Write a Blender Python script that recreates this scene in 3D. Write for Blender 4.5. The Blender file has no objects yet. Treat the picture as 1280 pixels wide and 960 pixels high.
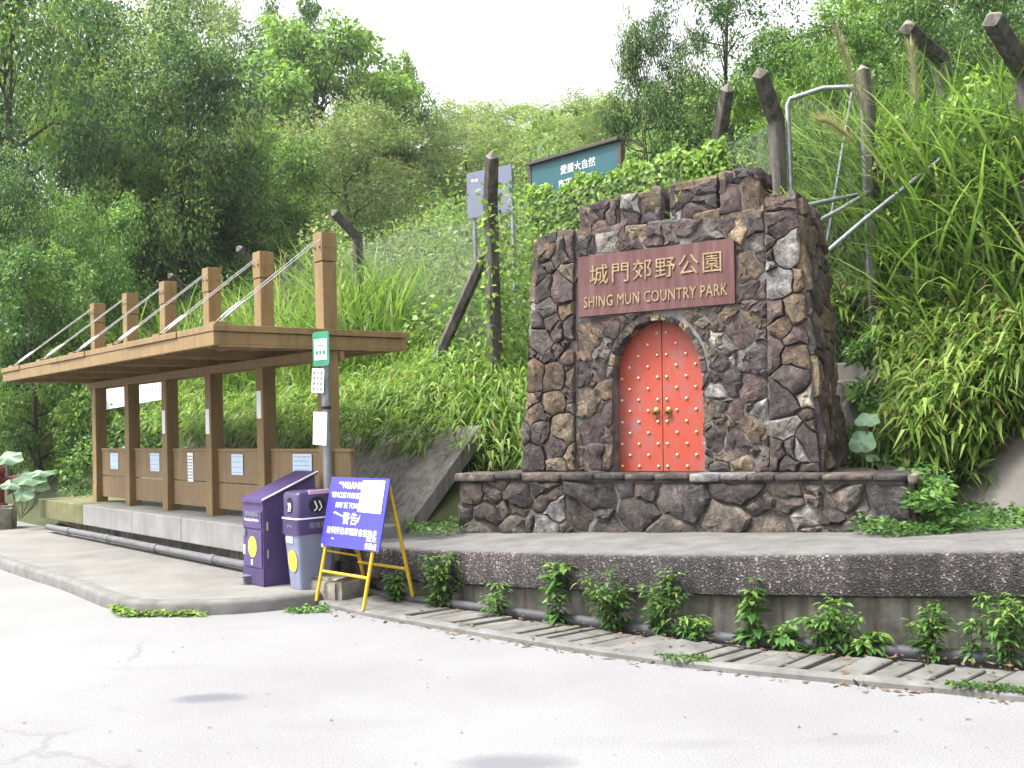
import bpy, bmesh, math, random
import numpy as np
from mathutils import Vector, Matrix
R = math.radians
random.seed(7)
sc = bpy.context.scene
COL = sc.collection

# ------------------------------------------------------------------ camera
F_PX, ROLL, PITCH = 1250.0, 0.03, math.atan(46/1250)
EYE = np.array([0, 0, 1.6])
fw = np.array([0, math.cos(PITCH), math.sin(PITCH)])
_r0 = np.array([1., 0, 0]); _u0 = np.array([0, -math.sin(PITCH), math.cos(PITCH)])
rt = math.cos(ROLL)*_r0 - math.sin(ROLL)*_u0
up = math.sin(ROLL)*_r0 + math.cos(ROLL)*_u0
cam = bpy.data.cameras.new('camera'); camo = bpy.data.objects.new('camera', cam); COL.objects.link(camo)
cam.sensor_width = 36; cam.lens = 36*F_PX/1280; cam.clip_start = .05; cam.clip_end = 2000
m = Matrix.Identity(4)
for i in range(3):
    m[i][0], m[i][1], m[i][2], m[i][3] = rt[i], up[i], -fw[i], EYE[i]
camo.matrix_world = m
sc.camera = camo

# ------------------------------------------------------------------ sky, sun, exposure
SUN_EL, SUN_AZ = R(60), R(258)          # azimuth clockwise from +Y
world = bpy.data.worlds.new('World'); sc.world = world; world.use_nodes = True
wn, wl = world.node_tree.nodes, world.node_tree.links
wn.clear()
sky = wn.new('ShaderNodeTexSky'); sky.sky_type = 'NISHITA'; sky.sun_disc = False
sky.sun_elevation = SUN_EL; sky.sun_rotation = SUN_AZ
sky.air_density = 1.0; sky.dust_density = 6.0; sky.ozone_density = 1.0
hs = wn.new('ShaderNodeHueSaturation'); hs.inputs['Saturation'].default_value = .12; hs.inputs['Value'].default_value = 1.2
bg = wn.new('ShaderNodeBackground'); bg.inputs['Strength'].default_value = .15
wo = wn.new('ShaderNodeOutputWorld')
wl.new(sky.outputs[0], hs.inputs['Color']); wl.new(hs.outputs[0], bg.inputs['Color']); wl.new(bg.outputs[0], wo.inputs[0])
sun = bpy.data.lights.new('sun', 'SUN'); suno = bpy.data.objects.new('sun', sun); COL.objects.link(suno)
sun.energy = 2.0; sun.angle = R(12); sun.color = (1, .97, .91)
sd = Vector((math.sin(SUN_AZ)*math.cos(SUN_EL), math.cos(SUN_AZ)*math.cos(SUN_EL), math.sin(SUN_EL)))
suno.rotation_euler = sd.to_track_quat('Z', 'Y').to_euler(); suno.location = (0, 0, 30)
vs = sc.view_settings
vs.view_transform = 'Standard'; vs.look = 'None'; vs.gamma = 1; vs.use_curve_mapping = False
vs.exposure = 1.52
HAZE = .0005
cy = sc.cycles
cy.volume_bounces = 0
cy.max_bounces = 6; cy.diffuse_bounces = 3; cy.glossy_bounces = 2; cy.transmission_bounces = 4; cy.transparent_max_bounces = 4
cy.use_denoising = True; cy.sample_clamp_indirect = 8

# ------------------------------------------------------------------ pixel geometry of the survey photo -> world points
def ray(px, py): return fw + rt*(px-640)/F_PX + up*(480-py)/F_PX
def onz(px, py, z): d = ray(px, py); return EYE + d*(z-1.6)/d[2]
def atY(px, py, Y): d = ray(px, py); return EYE + d*Y/d[1]
def proj(P):
    v = np.asarray(P) - EYE; d = v @ fw
    d = np.where(d < .1, .1, d)
    return 640 + F_PX*(v @ rt)/d, 480 - F_PX*(v @ up)/d

# ------------------------------------------------------------------ materials
def nodes_of(name):
    mt = bpy.data.materials.new(name); mt.use_nodes = True
    n, l = mt.node_tree.nodes, mt.node_tree.links
    return mt, n, l, n['Principled BSDF']
def ramp(n, stops, interp='LINEAR'):
    r = n.new('ShaderNodeValToRGB'); r.color_ramp.interpolation = interp
    e = r.color_ramp.elements
    while len(e) < len(stops): e.new(.5)
    for el, (p, c) in zip(e, stops):
        el.position = p; el.color = (*c, 1) if len(c) == 3 else c
    return r
def noise(n, l, vec, scale, detail=5, rough=.6, dist=0):
    t = n.new('ShaderNodeTexNoise'); t.inputs['Scale'].default_value = scale
    t.inputs['Detail'].default_value = detail; t.inputs['Roughness'].default_value = rough; t.inputs['Distortion'].default_value = dist
    l.new(vec, t.inputs['Vector']); return t
def mixc(n, l, fac, a, b, mode='MIX'):
    x = n.new('ShaderNodeMix'); x.data_type = 'RGBA'; x.blend_type = mode
    for s, v in ((x.inputs[0], fac), (x.inputs[6], a), (x.inputs[7], b)):
        if hasattr(v, 'links') or hasattr(v, 'is_linked'): l.new(v, s)
        elif isinstance(v, (int, float)): s.default_value = v
        else: s.default_value = (*v, 1)
    return x.outputs[2]
def bumpn(n, l, h, strength, dist=.01, prev=None):
    b = n.new('ShaderNodeBump'); b.inputs['Strength'].default_value = strength; b.inputs['Distance'].default_value = dist
    l.new(h, b.inputs['Height'])
    if prev is not None: l.new(prev, b.inputs['Normal'])
    return b.outputs[0]
def coords(n, scale=(1, 1, 1), l=None, kind='Object'):
    tc = n.new('ShaderNodeTexCoord')
    if scale == (1, 1, 1): return tc.outputs[kind]
    mp = n.new('ShaderNodeMapping'); mp.inputs['Scale'].default_value = scale
    l.new(tc.outputs[kind], mp.inputs['Vector']); return mp.outputs[0]
def simple(name, c, c2=None, scale=6, rough=.75, bump=.2, bscale=40, metal=0, streak=None, spec=.35):
    """two-tone noisy paint, concrete, metal"""
    mt, n, l, p = nodes_of(name)
    v = coords(n)
    c2 = c2 or tuple(x*.75 for x in c)
    t = noise(n, l, v, scale, 6, .65)
    rp = ramp(n, [(.32, (0, 0, 0)), (.68, (1, 1, 1))]); l.new(t.outputs[0], rp.inputs[0])
    col = mixc(n, l, rp.outputs[0], c2, c)
    if streak:
        v2 = coords(n, (9, 9, .7), l); t2 = noise(n, l, v2, 1.5, 5, .6)
        r2 = ramp(n, [(.45, (0, 0, 0)), (.75, (1, 1, 1))]); l.new(t2.outputs[0], r2.inputs[0])
        col = mixc(n, l, r2.outputs[0], col, streak)
    l.new(col, p.inputs['Base Color'])
    p.inputs['Roughness'].default_value = rough; p.inputs['Metallic'].default_value = metal
    p.inputs['Specular IOR Level'].default_value = spec
    if bump:
        t3 = noise(n, l, v, bscale, 4, .7)
        l.new(bumpn(n, l, t3.outputs[0], bump, .004), p.inputs['Normal'])
    return mt
def leafmat(name, stops, trans=.35, rough=.5, spec=.3):
    mt, n, l, p = nodes_of(name)
    a = n.new('ShaderNodeAttribute'); a.attribute_name = 'rnd'
    rp = ramp(n, stops); l.new(a.outputs['Fac'], rp.inputs[0])
    oi = n.new('ShaderNodeObjectInfo')
    hsv = n.new('ShaderNodeHueSaturation')
    mr = n.new('ShaderNodeMapRange'); mr.inputs['To Min'].default_value = .78; mr.inputs['To Max'].default_value = 1.22
    l.new(oi.outputs['Random'], mr.inputs[0]); l.new(mr.outputs[0], hsv.inputs['Value'])
    l.new(rp.outputs[0], hsv.inputs['Color'])
    l.new(hsv.outputs[0], p.inputs['Base Color'])
    p.inputs['Roughness'].default_value = rough; p.inputs['Specular IOR Level'].default_value = spec
    tr = n.new('ShaderNodeBsdfTranslucent')
    br = mixc(n, l, 1.0, hsv.outputs[0], (1.3, 1.35, .8), 'MULTIPLY')
    l.new(br, tr.inputs['Color'])
    ms = n.new('ShaderNodeMixShader'); ms.inputs[0].default_value = trans
    l.new(p.outputs[0], ms.inputs[1]); l.new(tr.outputs[0], ms.inputs[2])
    l.new(ms.outputs[0], n['Material Output'].inputs[0])
    return mt

M = {}
def mat_road():
    mt, n, l, p = nodes_of('road_surface')
    v = coords(n)
    big = noise(n, l, v, .35, 5, .6); rp = ramp(n, [(.3, (.165, .165, .17)), (.7, (.225, .224, .226))]); l.new(big.outputs[0], rp.inputs[0])
    fine = noise(n, l, v, 90, 3, .8); rf = ramp(n, [(.3, (.38, .38, .4)), (.52, (1, 1, 1)), (.8, (1.2, 1.2, 1.18))]); l.new(fine.outputs[0], rf.inputs[0])
    c = mixc(n, l, .8, rp.outputs[0], rf.outputs[0], 'MULTIPLY')
    # old oil stains, each with a place of its own
    sx = n.new('ShaderNodeSeparateXYZ'); l.new(v, sx.inputs[0])
    wob = noise(n, l, v, 4, 4, .7)
    for (x, y, rx, ry, k) in STAINS:
        vm = n.new('ShaderNodeVectorMath'); vm.operation = 'SUBTRACT'; vm.inputs[1].default_value = (x, y, 0); l.new(v, vm.inputs[0])
        vs_ = n.new('ShaderNodeVectorMath'); vs_.operation = 'MULTIPLY'; vs_.inputs[1].default_value = (1/rx, 1/ry, 0); l.new(vm.outputs[0], vs_.inputs[0])
        ln = n.new('ShaderNodeVectorMath'); ln.operation = 'LENGTH'; l.new(vs_.outputs[0], ln.inputs[0])
        ad = n.new('ShaderNodeMath'); ad.operation = 'MULTIPLY_ADD'; ad.inputs[1].default_value = .9; l.new(wob.outputs[0], ad.inputs[0]); l.new(ln.outputs['Value'], ad.inputs[2])
        r2 = ramp(n, [(.0, (k, k, k)), (1.0, (k*.8,)*3), (1.0, (0, 0, 0))]);
        mr = n.new('ShaderNodeMapRange'); mr.inputs['From Min'].default_value = .9; mr.inputs['From Max'].default_value = 1.5; mr.inputs['To Min'].default_value = k; mr.inputs['To Max'].default_value = 0
        l.new(ad.outputs[0], mr.inputs[0])
        c = mixc(n, l, mr.outputs[0], c, (.10, .10, .115))
    # hairline cracks
    vd = n.new('ShaderNodeTexVoronoi'); vd.feature = 'DISTANCE_TO_EDGE'; vd.inputs['Scale'].default_value = .42
    dn = noise(n, l, v, 1.6, 5, .7); dm = mixc(n, l, .35, v, dn.outputs['Color'])
    l.new(dm, vd.inputs['Vector'])
    rc = ramp(n, [(0, (1, 1, 1)), (.004, (.6, .6, .6)), (.008, (0, 0, 0))]); l.new(vd.outputs['Distance'], rc.inputs[0])
    msk = noise(n, l, v, .5, 2, .5); rm = ramp(n, [(.55, (0, 0, 0)), (.62, (1, 1, 1))]); l.new(msk.outputs[0], rm.inputs[0])
    cf = n.new('ShaderNodeMath'); cf.operation = 'MULTIPLY'; l.new(rc.outputs[0], cf.inputs[0]); l.new(rm.outputs[0], cf.inputs[1])
    c = mixc(n, l, cf.outputs[0], c, (.145, .145, .15))
    l.new(c, p.inputs['Base Color']); p.inputs['Roughness'].default_value = .9; p.inputs['Specular IOR Level'].default_value = .2
    l.new(bumpn(n, l, fine.outputs[0], .35, .004), p.inputs['Normal'])
    return mt
STAINS = []
for px, py, rx, ry, k in ((260, 873, .27, .12, .85), (640, 955, .35, .15, .7), (735, 927, .3, .1, .12), (420, 905, .5, .16, .15), (1060, 925, .35, .11, .18), (300, 785, .5, .12, .12), (180, 835, .5, .1, .12), (870, 930, .35, .09, .2)):
    q = onz(px, py, 0); STAINS.append((q[0], q[1], rx, ry, k))
M['road'] = mat_road()
M['pave'] = simple('pavement_concrete', (.19, .184, .172), (.125, .12, .11), 2.2, .9, .3, 60)
M['kerb'] = simple('kerb_concrete', (.16, .156, .15), (.09, .088, .083), 5, .9, .4, 50)
M['slab'] = simple('drain_slab_concrete', (.15, .146, .137), (.07, .068, .058), 4, .9, .5, 60)
M['conc'] = simple('bench_concrete', (.28, .28, .277), (.18, .18, .177), 2.5, .9, .3, 50, streak=(.2, .195, .17))
M['conc_moss'] = simple('mossy_concrete', (.16, .16, .07), (.09, .10, .04), 2.5, .95, .4, 40, streak=(.1, .085, .06))
M['slope'] = simple('sloping_concrete', (.23, .215, .2), (.10, .095, .085), 1.6, .95, .5, 30, streak=(.055, .05, .045))
M['basewall'] = simple('stained_wall', (.36, .34, .30), (.07, .064, .052), 2.6, .95, .4, 25, streak=(.08, .07, .06))
M['brown'] = simple('brown_paint', (.235, .158, .068), (.185, .122, .053), 4, .6, .15, 80, streak=(.145, .098, .048))
M['brown2'] = simple('brown_board', (.225, .155, .08), (.18, .122, .063), 3, .65, .15, 60, streak=(.145, .10, .058))
M['galv'] = simple('galvanised_steel', (.30, .31, .33), (.18, .19, .2), 18, .5, .1, 60, metal=.6)
M['steel'] = simple('cable_steel', (.5, .5, .5), (.35, .35, .36), 30, .4, 0, metal=.5)
M['pipe'] = simple('grey_pipe', (.055, .053, .06), (.03, .029, .032), 8, .6, .1, 50)
M['pipe_pale'] = simple('pale_pipe', (.13, .13, .14), (.075, .075, .08), 8, .6, .1, 50)
M['darkpost'] = simple('weathered_post', (.075, .066, .06), (.026, .023, .021), 16, .95, .9, 45, streak=(.14, .13, .115))
M['postcap'] = simple('bare_post_concrete', (.24, .22, .19), (.10, .09, .08), 14, .9, .5, 45)
M['purple'] = simple('purple_paint', (.082, .056, .155), (.062, .042, .12), 5, .42, .08, 60)
M['purple_d'] = simple('dark_purple_paint', (.055, .038, .11), None, 5, .4, .05, 60)
M['greyblue'] = simple('grey_plastic', (.21, .23, .33), (.17, .19, .28), 4, .5, .05, 60)
M['yellow'] = simple('yellow_paint', (.55, .36, .02), (.42, .27, .02), 14, .5, .15, 60)
M['sticker'] = simple('yellow_sticker', (.62, .62, .06), (.5, .5, .06), 20, .5, 0)
M['blue'] = simple('blue_board', (.052, .046, .32), (.042, .037, .26), 5, .4, .05, 30)
M['white'] = simple('white_paint', (.78, .78, .78), (.68, .68, .7), 10, .6, 0)
M['paper'] = simple('paper', (.8, .8, .8), (.72, .73, .75), 6, .8, .1, 10)
M['ink_blue'] = simple('blue_ink', (.18, .3, .55), (.3, .42, .62), 25, .7, 0)
M['ink_grey'] = simple('grey_ink', (.25, .26, .3), None, 25, .7, 0)
M['pink'] = simple('pink_ink', (.6, .36, .52), None, 8, .7, 0)
M['paper_blue'] = simple('printed_paper', (.58, .66, .74), (.42, .55, .70), 22, .7, 0)
M['teal'] = simple('green_enamel', (.016, .085, .10), (.012, .065, .085), 4, .5, .05, 40)
M['stopgreen'] = simple('stop_green', (.05, .24, .14), None, 8, .5, 0)
M['signframe'] = simple('sign_frame', (.06, .05, .045), None, 8, .7, .1)
M['signgrey'] = simple('grey_sign_back', (.13, .138, .20), (.11, .117, .17), 4, .6, .05)
M['gold'] = simple('gilded_letters', (.33, .25, .13), (.15, .10, .05), 30, .5, .2, 60)
M['stud'] = simple('brass_studs', (.66, .57, .38), (.5, .41, .24), 60, .35, 0, metal=.5)
M['brass'] = simple('aged_brass', (.32, .22, .07), (.14, .09, .03), 40, .4, .2, 80, metal=.7)
M['black'] = simple('black_rubber_mouth_shade', (.012, .012, .014), None, 8, .7, 0)
M['hydrant'] = simple('dark_red_paint', (.13, .018, .02), (.09, .012, .016), 10, .45, .1)
M['bark'] = simple('bark', (.075, .058, .045), (.035, .028, .022), 12, .95, .8, 30)
M['stem'] = simple('green_stem', (.09, .12, .03), (.10, .07, .035), 20, .8, 0)
M['deadleaf'] = simple('dead_leaf', (.16, .10, .05), (.08, .05, .03), 3, .9, 0)
M['flower'] = simple('yellow_petals', (.75, .36, .01), None, 20, .6, 0)
M['clothwhite'] = simple('banner_cloth', (.8, .79, .8), (.72, .7, .74), 3, .8, .1, 10)
M['mortar'] = simple('mortar', (.18, .172, .165), (.07, .066, .062), 9, .95, .5, 40)
M['earth'] = simple('hillside_earth', (.05, .06, .022), (.028, .034, .014), 1.5, .95, .6, 8)
def mat_aggregate():
    mt, n, l, p = nodes_of('exposed_aggregate')
    v = coords(n)
    vo = n.new('ShaderNodeTexVoronoi'); vo.inputs['Scale'].default_value = 95; vo.inputs['Randomness'].default_value = 1; l.new(v, vo.inputs['Vector'])
    sep = n.new('ShaderNodeSeparateColor'); l.new(vo.outputs['Color'], sep.inputs[0])
    rp = ramp(n, [(0, (.028, .025, .025)), (.55, (.06, .052, .052)), (.80, (.09, .08, .08)), (.93, (.2, .185, .19)), (1, (.42, .4, .41))]); l.new(sep.outputs[0], rp.inputs[0])
    t = noise(n, l, v, 1.4, 6, .7); r2 = ramp(n, [(.3, (.35, .33, .33)), (.7, (1.1, 1.05, 1.05))]); l.new(t.outputs[0], r2.inputs[0])
    c = mixc(n, l, 1, rp.outputs[0], r2.outputs[0], 'MULTIPLY')
    v5 = coords(n, (5, 5, .5), l); t5 = noise(n, l, v5, 1.3, 5, .65); r5 = ramp(n, [(.42, (.45, .45, .42)), (.6, (1.15, 1.12, 1.1))]); l.new(t5.outputs[0], r5.inputs[0])
    c = mixc(n, l, 1, c, r5.outputs[0], 'MULTIPLY')
    # upward faces blend into a paler cement tone
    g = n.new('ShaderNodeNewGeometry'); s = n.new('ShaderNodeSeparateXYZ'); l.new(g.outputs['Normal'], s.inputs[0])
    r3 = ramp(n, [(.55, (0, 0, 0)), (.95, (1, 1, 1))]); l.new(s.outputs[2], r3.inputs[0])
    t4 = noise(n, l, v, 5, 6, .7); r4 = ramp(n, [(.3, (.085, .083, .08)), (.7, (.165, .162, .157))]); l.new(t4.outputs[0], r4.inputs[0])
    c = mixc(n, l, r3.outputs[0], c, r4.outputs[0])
    l.new(c, p.inputs['Base Color']); p.inputs['Roughness'].default_value = .85
    l.new(bumpn(n, l, vo.outputs['Distance'], .9, .012), p.inputs['Normal'])
    return mt
M['aggregate'] = mat_aggregate()
M['terrace'] = simple('terrace_cement', (.14, .137, .13), (.075, .073, .068), 3, .95, .4, 50)
def mat_stone(name, stops, dark=.55):
    mt, n, l, p = nodes_of(name)
    v = coords(n); oi = n.new('ShaderNodeObjectInfo')
    rp = ramp(n, stops, 'CONSTANT' if len(stops) > 3 else 'LINEAR'); l.new(oi.outputs['Random'], rp.inputs[0])
    off = n.new('ShaderNodeVectorMath'); off.operation = 'ADD'; l.new(v, off.inputs[0])
    mul = n.new('ShaderNodeMath'); mul.operation = 'MULTIPLY'; mul.inputs[1].default_value = 37; l.new(oi.outputs['Random'], mul.inputs[0]); l.new(mul.outputs[0], off.inputs[1])
    t = noise(n, l, off.outputs[0], 7, 7, .72, .4)
    r2 = ramp(n, [(.32, (.28, .27, .27)), (.5, (.85, .83, .82)), (.68, (1.9, 1.75, 1.55))]); l.new(t.outputs[0], r2.inputs[0])
    tg = noise(n, l, off.outputs[0], 26, 6, .75); rg_ = ramp(n, [(.3, (.5, .5, .5)), (.7, (1.45, 1.42, 1.38))]); l.new(tg.outputs[0], rg_.inputs[0])
    rp_c = mixc(n, l, 1, rp.outputs[0], rg_.outputs[0], 'MULTIPLY')
    c = mixc(n, l, 1, rp_c, r2.outputs[0], 'MULTIPLY')
    t2 = noise(n, l, v, 3.2, 6, .75); r3 = ramp(n, [(.52, (0, 0, 0)), (.66, (1, 1, 1))]); l.new(t2.outputs[0], r3.inputs[0])
    f = n.new('ShaderNodeMath'); f.operation = 'MULTIPLY'; f.inputs[1].default_value = dark; l.new(r3.outputs[0], f.inputs[0])
    c = mixc(n, l, f.outputs[0], c, (.022, .02, .02))
    t5 = noise(n, l, v, 45, 4, .7); r5 = ramp(n, [(.66, (0, 0, 0)), (.74, (1, 1, 1))]); l.new(t5.outputs[0], r5.inputs[0])
    c = mixc(n, l, r5.outputs[0], c, (.26, .25, .23))
    l.new(c, p.inputs['Base Color']); p.inputs['Roughness'].default_value = .85; p.inputs['Specular IOR Level'].default_value = .3
    b1 = bumpn(n, l, t.outputs[0], 1.0, .05)
    t4 = noise(n, l, v, 55, 5, .7)
    l.new(bumpn(n, l, t4.outputs[0], .9, .012, b1), p.inputs['Normal'])
    return mt
M['stone'] = mat_stone('rubble_stone', [(0, (.085, .066, .066)), (.14, (.115, .086, .066)), (.28, (.062, .053, .058)), (.42, (.135, .104, .074)), (.54, (.092, .068, .068)), (.66, (.11, .10, .098)), (.78, (.066, .056, .054)), (.9, (.16, .132, .10))])
M['stone_pale'] = mat_stone('pale_stone', [(0, (.25, .235, .205)), (1, (.19, .19, .2))], .3)
M['stone_tan'] = mat_stone('tan_stone', [(0, (.20, .155, .10)), (1, (.25, .2, .14))], .35)
M['plinthstone'] = mat_stone('plinth_stone', [(0, (.072, .062, .059)), (.2, (.10, .086, .076)), (.45, (.06, .054, .053)), (.7, (.12, .108, .096)), (.88, (.09, .083, .085))], .7)
def mat_door():
    mt, n, l, p = nodes_of('red_door_paint')
    v = coords(n, (6, 6, 1.1), l); v0 = coords(n)
    t = noise(n, l, v, 2.0, 6, .65); r1 = ramp(n, [(.38, (0, 0, 0)), (.56, (1, 1, 1))]); l.new(t.outputs[0], r1.inputs[0])
    t2 = noise(n, l, v0, 7, 5, .7); r2 = ramp(n, [(.4, (0, 0, 0)), (.7, (1, 1, 1))]); l.new(t2.outputs[0], r2.inputs[0])
    f = n.new('ShaderNodeMath'); f.operation = 'MULTIPLY'; l.new(r1.outputs[0], f.inputs[0]); l.new(r2.outputs[0], f.inputs[1])
    c = mixc(n, l, f.outputs[0], (.30, .034, .011), (.19, .085, .085))
    l.new(c, p.inputs['Base Color']); p.inputs['Roughness'].default_value = .55
    l.new(bumpn(n, l, t2.outputs[0], .1, .004), p.inputs['Normal'])
    return mt
M['door'] = mat_door()
M['plaque'] = simple('maroon_plaque', (.092, .032, .029), (.068, .023, .022), 5, .6, .15, 60, streak=(.125, .066, .064))
# foliage (stops run over a per-leaf value: random, rising with height on bamboo grass and weeds)
M['lf_dark'] = leafmat('dark_leaves', [(0, (.022, .06, .024)), (.6, (.066, .142, .046)), (.9, (.14, .25, .07)), (1, (.28, .37, .09))], .36)
M['lf_mid'] = leafmat('mid_leaves', [(0, (.03, .08, .024)), (.5, (.09, .18, .048)), (1, (.25, .37, .09))], .38)
M['lf_pale'] = leafmat('pale_leaves', [(0, (.10, .165, .065)), (.6, (.2, .29, .115)), (.9, (.29, .37, .16)), (1, (.40, .38, .15))], .42)
M['lf_bright'] = leafmat('bright_leaves', [(0, (.075, .155, .03)), (.6, (.15, .265, .05)), (1, (.24, .36, .07))], .42)
M['lf_bamboo'] = leafmat('bamboo_grass_leaves', [(0, (.06, .13, .028)), (.5, (.18, .30, .06)), (.88, (.32, .44, .11)), (.95, (.37, .42, .13)), (1, (.26, .19, .09))], .42)
M['lf_reed'] = leafmat('reed_blades', [(0, (.08, .16, .035)), (.6, (.17, .27, .06)), (.9, (.25, .33, .12)), (1, (.32, .29, .15))], .4)
M['lf_mid2'] = leafmat('reed_blades_green', [(0, (.06, .12, .03)), (.6, (.15, .26, .06)), (.9, (.25, .36, .11)), (1, (.34, .36, .17))], .4)
M['lf_plume'] = leafmat('reed_plumes', [(0, (.25, .24, .14)), (1, (.38, .35, .22))], .3)
M['lf_vine'] = leafmat('vine_leaves', [(0, (.07, .15, .03)), (.6, (.17, .28, .05)), (1, (.3, .4, .09))], .42)
M['lf_weed'] = leafmat('weed_leaves', [(0, (.028, .075, .022)), (.6, (.068, .15, .036)), (1, (.17, .27, .065))], .36, .4)
M['lf_big'] = leafmat('broad_pale_leaf', [(0, (.15, .27, .16)), (1, (.28, .4, .27))], .3, .4)

# ------------------------------------------------------------------ mesh helpers
def link(name, me, mat=None, parent=None):
    o = bpy.data.objects.new(name, me); COL.objects.link(o)
    if mat is not None: me.materials.append(M[mat] if isinstance(mat, str) else mat)
    if parent is not None: o.parent = parent
    return o
class MB:
    def __init__(s): s.v = []; s.f = []
    def add(s, vs, fs):
        k = len(s.v); s.v += [tuple(map(float, p)) for p in vs]; s.f += [tuple(i+k for i in f) for f in fs]; return s
    def box(s, x0, x1, y0, y1, z0, z1, b=0.0):
        """box with chamfered edges"""
        if b <= 0:
            return s.add([(x0,y0,z0),(x1,y0,z0),(x1,y1,z0),(x0,y1,z0),(x0,y0,z1),(x1,y0,z1),(x1,y1,z1),(x0,y1,z1)],
                         [(3,2,1,0),(4,5,6,7),(0,1,5,4),(1,2,6,5),(2,3,7,6),(3,0,4,7)])
        bm = bmesh.new(); bmesh.ops.create_cube(bm, size=1)
        for v in bm.verts: v.co = ((x0+x1)/2+v.co.x*(x1-x0), (y0+y1)/2+v.co.y*(y1-y0), (z0+z1)/2+v.co.z*(z1-z0))
        bmesh.ops.bevel(bm, geom=bm.edges[:], offset=b, segments=2, affect='EDGES', profile=.6)
        s.bm(bm); return s
    def bm(s, bm):
        bm.verts.index_update(); s.add([v.co for v in bm.verts], [[v.index for v in f.verts] for f in bm.faces]); bm.free()
    def loft(s, rings, cap=True, close=True):
        n = len(rings[0]); vs = [p for r in rings for p in r]; fs = []
        for i in range(len(rings)-1):
            for j in range(n if close else n-1):
                a, b = i*n+j, i*n+(j+1) % n; fs.append((a, b, b+n, a+n))
        if cap: fs += [tuple(range(n))[::-1], tuple(range((len(rings)-1)*n, len(rings)*n))]
        return s.add(vs, fs)
    def tube(s, path, r, n=8, cap=True):
        path = [Vector(p) for p in path]; rs = r if isinstance(r, (list, tuple)) else [r]*len(path)
        rings = []; ref = None
        for i, p in enumerate(path):
            t = (path[min(i+1, len(path)-1)] - path[max(i-1, 0)]).normalized()
            if ref is None or abs(ref.dot(t)) > .98: ref = Vector((0, 0, 1)) if abs(t.z) < .9 else Vector((1, 0, 0))
            a = t.cross(ref).normalized(); b = t.cross(a).normalized(); ref = ref
            rings.append([p + (a*math.cos(2*math.pi*k/n) + b*math.sin(2*math.pi*k/n))*rs[i] for k in range(n)])
        return s.loft([r_[::-1] for r_ in rings], cap)
    def prism(s, poly, ext):
        """polygon of 3-D points extruded along ext"""
        e = Vector(ext); a = [Vector(p) for p in poly]; b = [p+e for p in a]
        return s.loft([a, b])
    def lathe(s, prof, c=(0, 0, 0), n=16):
        return s.loft([[(c[0]+r*math.cos(2*math.pi*k/n), c[1]+r*math.sin(2*math.pi*k/n), c[2]+z) for k in range(n)] for r, z in prof])
    def xf(s, mtx): s.v = [tuple(mtx @ Vector(p)) for p in s.v]; return s
    def build(s, name, mat, parent=None, smooth=None):
        me = bpy.data.meshes.new(name); me.from_pydata(s.v, [], s.f)
        bm = bmesh.new(); bm.from_mesh(me); bmesh.ops.recalc_face_normals(bm, faces=bm.faces); bm.to_mesh(me); bm.free()
        if smooth is not None:
            me.shade_smooth(); me.set_sharp_from_angle(angle=R(smooth))
        return link(name, me, mat, parent)
def tag(o, label=None, cat=None, group=None, kind=None):
    if label: o['label'] = label
    if cat: o['category'] = cat
    if group: o['group'] = group
    if kind: o['kind'] = kind
    return o
def empty(name, loc, rz=0, label=None, cat=None, group=None):
    o = bpy.data.objects.new(name, None); COL.objects.link(o); o.location = loc; o.rotation_euler = (0, 0, rz); o.empty_display_size = .2
    return tag(o, label, cat, group)
def text(name, body, size, mat, parent, mtx, extrude=.001, align='CENTER', bold=0.0, sx=1.0, spacing=1.0):
    cu = bpy.data.curves.new(name, 'FONT'); cu.body = body; cu.size = size; cu.extrude = extrude; cu.offset = bold
    cu.align_x = align; cu.align_y = 'CENTER'; cu.resolution_u = 2; cu.space_character = spacing
    t = bpy.data.objects.new(name+'_tmp', cu); COL.objects.link(t)
    dg = bpy.context.evaluated_depsgraph_get()
    me = bpy.data.meshes.new_from_object(t.evaluated_get(dg)); bpy.data.objects.remove(t)
    me.name = name; me.transform(mtx @ Matrix.Diagonal((sx, 1, 1, 1))); me.materials.clear()
    return link(name, me, mat, parent)
def frame(o, x, y, z):
    """matrix with given origin and axes"""
    x, y, z = Vector(x).normalized(), Vector(y).normalized(), Vector(z).normalized()
    mm = Matrix.Identity(4)
    for i in range(3): mm[i][0], mm[i][1], mm[i][2], mm[i][3] = x[i], y[i], z[i], o[i]
    return mm
def tri_mesh(name, V, T, rnd, mat, parent=None, smooth=False):
    V = np.ascontiguousarray(V, np.float32); T = np.ascontiguousarray(T, np.int32)
    me = bpy.data.meshes.new(name)
    me.vertices.add(len(V)); me.vertices.foreach_set('co', V.ravel())
    me.loops.add(T.size); me.loops.foreach_set('vertex_index', T.ravel())
    me.polygons.add(len(T)); me.polygons.foreach_set('loop_start', np.arange(0, T.size, 3, dtype=np.int32)); me.polygons.foreach_set('loop_total', np.full(len(T), 3, np.int32))
    me.update(calc_edges=True)
    if rnd is not None:
        a = me.attributes.new('rnd', 'FLOAT', 'POINT'); a.data.foreach_set('value', np.ascontiguousarray(rnd, np.float32))
    if smooth: me.shade_smooth()
    return link(name, me, mat, parent)

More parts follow.
